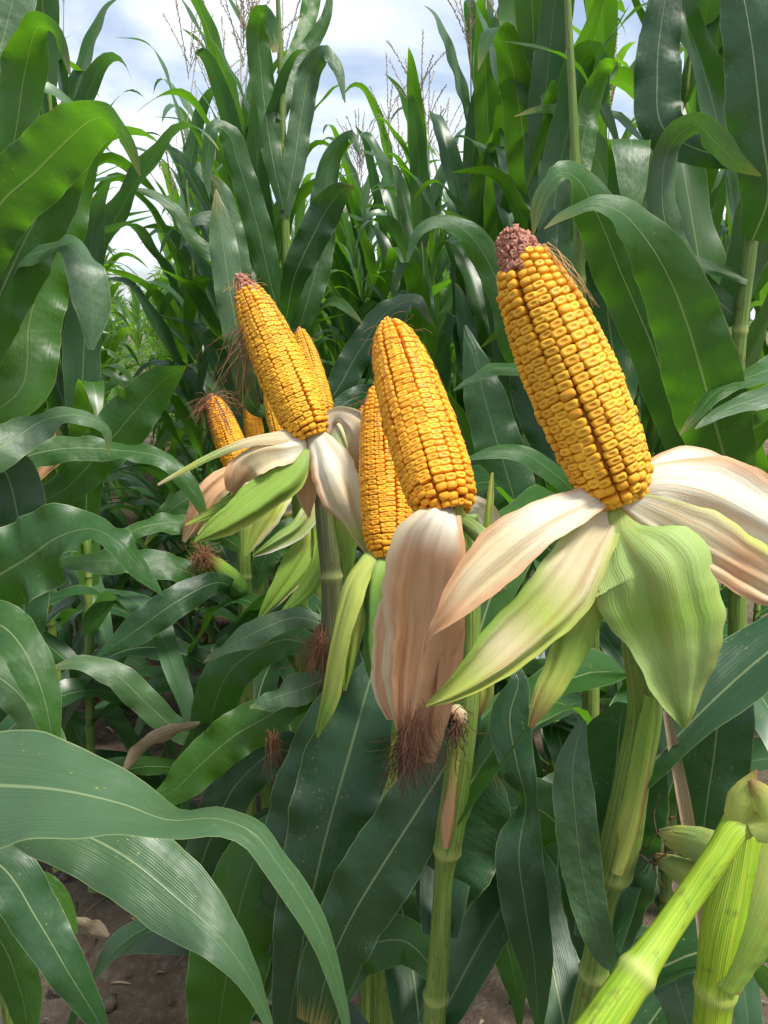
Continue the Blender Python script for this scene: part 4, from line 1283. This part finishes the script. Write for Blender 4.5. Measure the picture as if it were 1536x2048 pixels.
polys = [silk_poly(at(812 + rs_.normal() * 7, 1475 + rs_.normal() * 16, .63), (-.02, 0, -1), rs_.uniform(.03, .055), rs_, wav=.25, droop=1.0) for i in range(150)]
strands('silk', polys, .00035, M['silk_dark'], e2['root'], e2['b'])
# torn shank pieces beside the ear
stalk_px('shank', [(922, 1040, .66, 26), (950, 1060, .655, 34), (985, 1100, .65, 36), (1010, 1140, .655, 30)], [], M['stalk'], e2['root'], e2['b'], ground=False, n=20)
husk(e2, [(975, 1060, .67, 16), (980, 1000, .668, 14), (984, 945, .667, 6)], 'gyy', n=16)
husk(e2, [(918, 1060, .655, 24), (916, 1030, .652, 26), (922, 1000, .65, 4)], 'gyy', n=16)

# --- slimmer ear behind it
PROF3 = [(0, .66), (.03, .82), (.10, .93), (.25, 1.0), (.5, .97), (.7, .86), (.84, .68), (.93, .46), (.975, .28), (1.0, .1)]
e3 = husked_ear('slim ear with hairy tip tucked behind the plump middle ear', (779, 1108, .86), (756, 768, .89), 104, 16, 36, .955, 'kernel_orange', PROF3, seed=21, spin=.2, kh=.0065)
ear_silk(e3, 34, .03, 'silk', 4, droop=.8, r=.0003)
shank(e3, [(779, 1102, .865, 36), (776, 1130, .88, 28), (772, 1170, .92, 34)])
husk(e3, [(770, 1100, .86, 30), (735, 1125, .84, 40, 20), (705, 1165, .83, 52, 30), (682, 1230, .825, 56, 40), (665, 1310, .825, 52, 45), (652, 1390, .83, 44, 40), (640, 1440, .835, 26, 30), (635, 1476, .84, 4)],
     'pyyyyygg', edge='yg', cup=.25)
husk(e3, [(778, 1110, .85, 36), (768, 1140, .835, 66, 10), (758, 1210, .825, 84, 20), (752, 1290, .825, 76, 20), (752, 1350, .83, 40), (755, 1378, .835, 4)], 'pgdddd', edge='gd', cup=.15)
husk(e3, [(760, 1108, .86, 26), (742, 1130, .845, 40), (728, 1180, .84, 48), (715, 1250, .84, 40), (700, 1320, .84, 26), (690, 1382, .845, 6)], 'pppygg', edge='gg', cup=.2)
husk(e3, [(800, 1095, .85, 20), (830, 1060, .83, 36, 30), (850, 1045, .82, 36, 40), (868, 1050, .81, 14)], 'wwcc', n=20)

# --- left pointed ear
PROF4 = [(0, .62), (.03, .80), (.10, .93), (.22, 1.0), (.45, 1.0), (.62, .93), (.76, .80), (.85, .62), (.91, .40), (.96, .28), (.99, .17), (1.0, .08)]
e4 = husked_ear('golden ear with long pointed reddish tip above a fan of pale and green husks', (622, 868, .92), (478, 548, .93), 104, 16, 33, .86, 'kernel', PROF4, seed=33, spin=.25, kh=.007)
ear_silk(e4, 30, .022, 'silk_gold', 6, droop=.5, r=.0003)
rs_ = np.random.default_rng(9)
polys = [silk_poly(at(500 + rs_.normal() * 8, 655 + rs_.normal() * 14, .92), (-.15, 0, -.8), rs_.uniform(.05, .12), rs_, wav=.16, droop=.6) for i in range(60)]
polys += [silk_poly(at(492 + rs_.normal() * 10, 678 + rs_.normal() * 9, .915), (rs_.normal(), 0, rs_.normal()), rs_.uniform(.02, .035), rs_, wav=.4) for i in range(60)]
strands('silk', polys, .00032, M['silk'], e4['root'], e4['b'])
shank(e4, [(622, 862, .925, 40), (634, 900, .94, 30), (645, 960, .985, 32)])
husk(e4, [(628, 862, .915, 36), (650, 895, .90, 70), (672, 945, .885, 92), (694, 1000, .88, 84), (715, 1055, .885, 50, 10), (730, 1095, .89, 20), (738, 1118, .895, 3)], 'wwwccyc', edge='cs', cup=.16)
husk(e4, [(640, 870, .92, 26), (675, 835, .92, 40, 40), (705, 855, .915, 56, 20), (718, 900, .915, 56, 10), (720, 960, .92, 40), (716, 1010, .925, 6)], 'wwcsss', edge='ct', cup=.2)
husk(e4, [(612, 868, .915, 24), (560, 872, .90, 34, 30), (500, 880, .89, 24, 40), (430, 908, .885, 17, 30), (370, 940, .885, 13, 20), (316, 970, .885, 5)], 'wccpyc', cup=.2)
husk(e4, [(612, 885, .91, 30), (570, 895, .895, 56, 20), (525, 905, .885, 66, 30), (488, 925, .885, 66, 20), (470, 960, .89, 50), (466, 985, .9, 26)], 'wwccss', edge='cs', cup=.18)
husk(e4, [(618, 900, .91, 30), (590, 945, .895, 62), (530, 990, .88, 74), (470, 1030, .87, 62), (420, 1062, .87, 36), (388, 1084, .875, 5)], 'pggggg', edge='yg', cup=.25)
husk(e4, [(610, 915, .93, 24), (555, 955, .92, 36), (490, 990, .91, 34), (420, 1025, .91, 22), (370, 1050, .91, 4)], 'pyggy', edge='gy', cup=.2)
husk(e4, [(622, 885, .92, 24), (612, 940, .92, 44), (610, 990, .925, 40), (618, 1036, .93, 4)], 'csss', edge='tc')
husk(e4, [(645, 900, .93, 20), (675, 980, .935, 34), (690, 1060, .94, 36), (694, 1130, .945, 24), (690, 1165, .95, 3)], 'pyygg', edge='gg')
husk(e4, [(700, 900, .96, 20), (725, 950, .97, 36), (722, 1020, .98, 30), (730, 1080, .99, 5)], 'ggpp')

# --- small ears further along
e5 = husked_ear('small ear with drooping brown hair on its tip, furthest left of the husked ears', (482, 945, 1.5), (426, 788, 1.5), 60, 14, 30, .93, 'kernel_orange', PROF3, objects=False, seed=41, bow=.03)
ear_silk(e5, 90, .05, 'silk', 11, droop=1.2, r=.0005)
shank(e5, [(482, 940, 1.5, 22), (483, 970, 1.53, 18), (484, 1000, 1.55, 20)])
husk(e5, [(480, 942, 1.48, 24), (455, 955, 1.45, 46), (425, 985, 1.43, 52), (400, 1025, 1.43, 46), (382, 1060, 1.44, 30), (368, 1084, 1.45, 10)], 'wssstc', edge='cs', cup=.15)
husk(e5, [(486, 945, 1.49, 20), (500, 975, 1.46, 40), (520, 1005, 1.45, 46), (580, 1010, 1.44, 40, 20), (640, 1000, 1.44, 10)], 'wccwc', edge='cs')
husk(e5, [(480, 960, 1.48, 20), (470, 1000, 1.45, 30), (430, 1040, 1.44, 26), (395, 1070, 1.44, 4)], 'pyyc', edge='gy')
e6 = husked_ear('tiny far ear just right of the small hairy-tipped ear', (512, 885, 1.9), (499, 797, 1.9), 38, 14, 24, .93, 'kernel_orange', PROF3, objects=False, seed=51)
ear_silk(e6, 40, .04, 'silk', 12, droop=1.0, r=.0005)
shank(e6, [(512, 880, 1.9, 18), (511, 905, 1.95, 16)])
husk(e6, [(510, 885, 1.88, 20), (530, 915, 1.85, 40), (560, 960, 1.84, 40), (590, 1020, 1.84, 30), (600, 1060, 1.85, 4)], 'wcyyg', edge='cg')
husk(e6, [(508, 890, 1.88, 20), (495, 930, 1.86, 36), (490, 980, 1.85, 30), (495, 1020, 1.85, 4)], 'wcsc')
e7 = husked_ear('ear with brown tip peeping out behind the pointed ear', (648, 830, 1.45), (598, 656, 1.5), 52, 14, 32, .95, 'kernel', PROF3, objects=False, seed=61)
ear_silk(e7, 20, .02, 'silk_gold', 13)
shank(e7, [(648, 825, 1.45, 22), (645, 860, 1.55, 18), (640, 900, 1.62, 18)])
husk(e7, [(650, 830, 1.43, 24), (672, 850, 1.4, 40, 20), (690, 890, 1.38, 44), (700, 950, 1.38, 30), (705, 1000, 1.39, 4)], 'wcpyy', edge='cg')
husk(e7, [(645, 835, 1.44, 24), (630, 880, 1.42, 40), (600, 930, 1.41, 40), (570, 990, 1.41, 26), (550, 1030, 1.41, 4)], 'wccys', edge='cs')
e8 = husked_ear('ear mostly hidden by the pale husks left of the pointed ear', (578, 900, 1.22), (540, 765, 1.25), 56, 14, 30, .95, 'kernel', PROF3, objects=False, seed=71)
shank(e8, [(578, 895, 1.22, 22), (588, 960, 1.25, 22), (598, 1040, 1.29, 24)])
husk(e8, [(576, 905, 1.2, 26), (560, 950, 1.17, 60), (540, 1000, 1.15, 66), (510, 1060, 1.15, 50), (490, 1112, 1.16, 5)], 'wcyyg', edge='cg')
husk(e8, [(585, 905, 1.2, 26), (610, 950, 1.17, 50), (625, 1000, 1.16, 44, 20), (600, 1050, 1.15, 40), (550, 1085, 1.15, 30), (505, 1112, 1.16, 4)], 'wccppg', edge='wg')
husk(e8, [(590, 930, 1.22, 26), (625, 1010, 1.2, 60), (622, 1080, 1.18, 66), (590, 1140, 1.17, 60), (550, 1195, 1.17, 36), (515, 1243, 1.18, 4)], 'pyyggg', edge='cg', cup=.2)
husk(e8, [(600, 960, 1.2, 26), (640, 1030, 1.18, 44), (645, 1110, 1.17, 40), (610, 1180, 1.17, 34), (560, 1230, 1.17, 5)], 'ygggd', edge='gg', cup=.2)
e9 = husked_ear('ear almost hidden behind the slim middle ear, only its shoulder showing', (748, 960, 1.15), (730, 812, 1.17), 56, 14, 30, .95, 'kernel_orange', PROF3, objects=False, seed=81)
shank(e9, [(748, 955, 1.15, 24), (747, 1020, 1.165, 24), (746, 1080, 1.18, 24)])
husk(e9, [(745, 960, 1.13, 26), (725, 985, 1.1, 50), (705, 1050, 1.09, 46), (700, 1120, 1.1, 5)], 'wpyg', edge='gg')

# ------------------------------------------------------------------ ears still in their husks


def closed_ear(label, base, tip, wpx, cols, silkmat='silk_dark', seed=0, silk_n=90, flag=None):
    rs = np.random.default_rng(seed)
    b, t = at(*base), at(*tip)
    L = np.linalg.norm(t - b)
    ax = (t - b) / L
    toc = nrmz(CAM - b)
    xa = nrmz(toc - (toc @ ax) * ax)
    ya = np.cross(ax, xa)
    root = link('corn_ear', None)
    root.location = b
    tag(root, label, 'corn ear', 'ears of corn still wrapped in husks')
    bpy.context.view_layer.update()
    Rm = wpx * base[2] / FPX / 2
    pt = np.array([0, .04, .15, .4, .7, .88, .97, 1.0]); pr = np.array([.45, .7, .95, 1.0, .78, .45, .25, .16])
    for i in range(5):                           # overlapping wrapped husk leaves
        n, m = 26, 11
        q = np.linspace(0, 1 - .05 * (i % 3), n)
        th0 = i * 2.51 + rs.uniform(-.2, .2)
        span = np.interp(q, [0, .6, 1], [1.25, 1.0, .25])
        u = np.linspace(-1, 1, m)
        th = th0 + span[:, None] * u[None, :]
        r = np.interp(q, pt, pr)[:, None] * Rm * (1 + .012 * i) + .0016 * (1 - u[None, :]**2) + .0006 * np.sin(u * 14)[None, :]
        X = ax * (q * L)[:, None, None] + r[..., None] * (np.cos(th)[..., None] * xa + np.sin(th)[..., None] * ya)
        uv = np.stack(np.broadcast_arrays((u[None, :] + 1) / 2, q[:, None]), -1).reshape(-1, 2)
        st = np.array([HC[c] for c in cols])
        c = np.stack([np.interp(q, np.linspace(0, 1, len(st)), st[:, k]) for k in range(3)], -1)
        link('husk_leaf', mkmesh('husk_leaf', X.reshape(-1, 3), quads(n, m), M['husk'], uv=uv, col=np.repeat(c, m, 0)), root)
    polys = [silk_poly(t - ax * .01 + rs.normal(size=3) * .003, ax + np.array([0, 0, -.1]), rs.uniform(.02, .055), rs, wav=.5, droop=1.8) for i in range(silk_n)]
    strands('silk', polys, .0006, M[silkmat], root, b)
    if flag:
        link('husk_leaf', blade_mesh('husk_leaf', flag[0], M['husk'], cols=flag[1], origin=b, pleat=.03), root)
    return root


closed_ear('pale green wrapped ear with dark silk at the left edge of the frame', (5, 830, 1.35), (30, 690, 1.33), 50, 'ggyb', seed=1)
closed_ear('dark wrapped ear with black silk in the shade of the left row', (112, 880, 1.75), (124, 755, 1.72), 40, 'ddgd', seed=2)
closed_ear('wrapped green ear with a dried pinkish husk flap in the left row', (62, 960, 1.5), (105, 860, 1.48), 50, 'gyyc', seed=3, silk_n=20,
           flag=([(95, 900, 1.45, 16), (110, 890, 1.44, 30), (120, 905, 1.44, 26), (90, 940, 1.44, 20), (68, 972, 1.44, 4)], 'cstts'))
closed_ear('green wrapped ear with dark silk to the right of the big golden ear', (1352, 900, 1.45), (1347, 805, 1.45), 34, 'ggyg', seed=4)
closed_ear('brown-silked wrapped ear drooping under the small husked ears', (486, 1185, 1.52), (405, 1108, 1.42), 42, 'ddgb', 'silk', seed=5, silk_n=150)
closed_ear('upper of two pale young ears pointing left near the snapped stalk', (1466, 1708, .51), (1320, 1668, .60), 62, 'ypyc', 'silk_dark', seed=6, silk_n=8)
closed_ear('lower of two pale young ears pointing left near the snapped stalk', (1458, 1790, .51), (1310, 1714, .62), 52, 'gyps', 'silk_dark', seed=7, silk_n=8)
closed_ear('withered ear stub with curled dark silk beside the middle stalk', (925, 1425, .70), (898, 1442, .69), 36, 'ycsb', 'silk_dark', seed=8, silk_n=60)
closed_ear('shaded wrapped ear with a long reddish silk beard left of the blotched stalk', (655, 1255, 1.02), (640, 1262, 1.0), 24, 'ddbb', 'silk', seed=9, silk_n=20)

# loose silk tufts
rs_ = np.random.default_rng(17)


def tuft(label, px, py, d, n, L, dirv, spread, mat, wav=.2, droop=.8):
    o = at(px, py, d)
    root = link('silk_tuft', None)
    root.location = o
    tag(root, label, 'corn silk')
    bpy.context.view_layer.update()
    polys = [silk_poly(o + rs_.normal(size=3) * spread, dirv, L * rs_.uniform(.5, 1.15), rs_, wav=wav, droop=droop) for i in range(n)]
    strands('silk', polys, .00045, M[mat], root, o)


tuft('reddish brown silk beard hanging left of the blotched stalk', 645, 1270, .985, 130, .075, (-.35, 0, -1), .006, 'silk')
tuft('thin brown silk strands hanging over the green leaf in the lower middle', 545, 1470, .96, 40, .06, (.0, 0, -1), .004, 'silk', .1)

# ------------------------------------------------------------------ the rows of tall plants
ORD = ('nearest second third fourth fifth sixth seventh eighth ninth tenth eleventh twelfth thirteenth fourteenth fifteenth sixteenth '
       'seventeenth eighteenth nineteenth twentieth twenty-first twenty-second twenty-third twenty-fourth twenty-fifth').split()
PHI_ROW = math.atan2(RN[1], RN[0])
count = 0


def row(perp, s0, s1, step, near, label_near, group_near, label_far, group_far, seed, hs=(.82, .94), jit=.05):
    rs = np.random.default_rng(seed)
    s = s0
    idx = 0
    while s < s1:
        p = row_xy(s + rs.normal() * .02, perp + rs.normal() * jit + (math.copysign(min(max(s - 2.4, 0) * .04, .14), perp) if abs(perp) < .5 else 0))
        sc = rs.uniform(*hs) * (1 - min(max(s - 2.3, 0) * .05, .10))
        if s < near:
            corn_plant(p[0], p[1], sc, label_near % ORD[idx], group_near, PHI_ROW + rs.normal() * .6, seed=int(rs.integers(1e6)), lean=(rs.normal() * .03, rs.normal() * .03))
        else:
            o = link('corn_plant', FARM[int(rs.integers(len(FARM)))])
            o.location = (p[0], p[1], 0)
            o.rotation_euler = (rs.normal() * .03, rs.normal() * .03, rs.uniform(0, 6.28))
            o.scale = (sc,) * 3
            tag(o, label_far, 'corn plant', group_far)
        s += step * rs.uniform(.8, 1.2)
        idx += 1


row(.30, 2.05, 8, .14, 3.7, '%s tall tasselled corn plant behind the small husked ears, in their row', 'tall plants of the husked-ear row',
    'far corn plant down the middle of the field, tasselled', 'far plants of the husked-ear row', 1)
row(.97, 1.10, 8, .13, 3.5, '%s tall corn plant along the second row, beyond the big golden ear', 'second row corn plants', 'distant corn plant of the rows at the right',
    'far plants at the right', 2)
row(1.65, 1.7, 7.5, .16, 2.3, '%s corn plant along the third row, glimpsed between nearer leaves', 'third row corn plants', 'distant corn plant of the rows at the right', 'far plants at the right', 3)
row(2.35, 2.6, 7.5, .22, 0, '', '', 'distant corn plant of the rows at the right', 'far plants at the right', 4)
row(-.27, 1.55, 8, .14, 3.9, '%s tall corn plant along the left row beside the bare soil path', 'left row corn plants', 'far corn plant down the left row', 'far plants at the left', 5)
row(-.95, 4.2, 8, .19, 0, '', '', 'far corn plant down the left row', 'far plants at the left', 6)
row(3.05, 3.4, 7.5, .26, 0, '', '', 'distant corn plant of the rows at the right', 'far plants at the right', 7)

# the rest of the field reads as one mass
rs_ = np.random.default_rng(77)
Vs, Fs, UV, FC, MI, cnt = [], [], [], [], [], 0
for perp in (*np.arange(-3.7, 6.5, .68), 0.04):
    s = (8.1 if perp != 0.04 else 15) + rs_.uniform(0, .4)
    while s < (34 if -2 < perp < 3 else 20):
        p = row_xy(s, perp)
        V, F, uv, fc, mi = FARP[int(rs_.integers(len(FARP)))]
        a = rs_.uniform(0, 6.28)
        c, sn = math.cos(a), math.sin(a)
        Vs.append(V @ np.array([[c, sn, 0], [-sn, c, 0], [0, 0, 1]]) * rs_.uniform(.76, .86) + [p[0], p[1], 0])
        Fs.append(np.array([f + (f[-1],) * 0 for f in []])) if False else None
        UV.append(uv); FC.append(fc); MI += mi
        Fs += [tuple(x + cnt for x in f) for f in F]
        cnt += len(V)
        s += .5 if s < 11 else (.8 if s < 16 else 1.3)
Fs = [f for f in Fs if f is not None]
o = link('distant_corn', mkmesh('distant_corn', np.concatenate(Vs), Fs, [M['stalk'], M['leaf_far'], M['tassel']], uv=np.concatenate(UV), fac=np.concatenate(FC), matidx=MI))
tag(o, 'distant mass of corn at the end of the rows', 'corn field', kind='stuff')

# ------------------------------------------------------------------ litter on the soil
rs_ = np.random.default_rng(123)
Vs, Fs, UV, cnt = [], [], [], 0
for i in range(1600):
    s, pr = rs_.uniform(.3, 7), rs_.uniform(-1.0, 1.2)
    p = row_xy(s, pr)
    L, W = rs_.uniform(.01, .07), rs_.uniform(.0015, .007)
    n = 5
    a = rs_.uniform(0, 6.28)
    t = np.linspace(-.5, .5, n)
    x = p[0] + t * L * math.cos(a) + .1 * L * np.sin(t * 5)
    y = p[1] + t * L * math.sin(a)
    z = ground_z(x, y) + .006 + .012 * rs_.random() * np.sin((t + .5) * 3.1)
    w = W * (1 - (2 * t)**2 * .7)
    A = np.stack([x - math.sin(a) * w / 2, y + math.cos(a) * w / 2, z + .2 * w], -1)
    B = np.stack([x + math.sin(a) * w / 2, y - math.cos(a) * w / 2, z - .1 * w], -1)
    Vs.append(np.stack([A, B], 1).reshape(-1, 3))
    UV.append(np.stack([np.tile([0, 1], n), np.repeat(t + .5, 2)], -1))
    Fs += [tuple(q) for q in (quads(n, 2) + cnt).tolist()]
    cnt += 2 * n
o = link('plant_litter', mkmesh('plant_litter', np.concatenate(Vs), Fs, M['dry'], uv=np.concatenate(UV)))
tag(o, 'dry shreds of corn leaf scattered on the soil', 'litter', kind='stuff')


Vs, Fs, cnt = [], [], 0
th = np.linspace(0, 2 * np.pi, 7, endpoint=False)
for i in range(1500):
    p = row_xy(rs_.uniform(.4, 6), rs_.uniform(-.8, 1.3))
    r = .004 + .022 * rs_.random()**3
    V = [[0, 0, -.6]] + [[math.cos(t) * c, math.sin(t) * c, z] for z, c in ((-.3, .9), (.25, .95), (.65, .6)) for t in th] + [[0, 0, .85]]
    V = np.array(V) * (1 + rs_.normal(size=(23, 1)) * .16) * r
    Vs.append(V + [p[0], p[1], float(ground_z(np.array([p[0]]), np.array([p[1]]))[0]) + r * .25])
    Fs += [tuple(q) for q in (quads(3, 7, True) + 1 + cnt).tolist()]
    Fs += [(cnt, cnt + 1 + (k + 1) % 7, cnt + 1 + k) for k in range(7)] + [(cnt + 22, cnt + 15 + k, cnt + 15 + (k + 1) % 7) for k in range(7)]
    cnt += 23
o = link('soil_clods', mkmesh('soil_clods', np.concatenate(Vs), Fs, M['soil']))
tag(o, 'loose crumbs and clods of brown soil', 'soil', kind='stuff')


def dry_leaf(label, rows, **kw):
    o = at(*rows[0][:3])
    l = link('dry_leaf', blade_mesh('dry_leaf', rows, M['dry'], origin=o, **kw))
    l.location = o
    tag(l, label, 'dry leaf')


dry_leaf('curled brown dead leaf hanging beside the bright green leaf', [(245, 1545, 1.12, 6), (275, 1505, 1.12, 30, 30), (320, 1475, 1.11, 34, 40), (365, 1458, 1.1, 26, 45), (400, 1445, 1.1, 5)], ruf=.12, cup=.2)
dry_leaf('tan dead leaf lying on the bare soil at the lower left', [(148, 1835, 1.36, 4), (170, 1848, 1.36, 22, 30), (195, 1858, 1.37, 26, 20), (218, 1872, 1.37, 6)], ruf=.1, cup=.2)
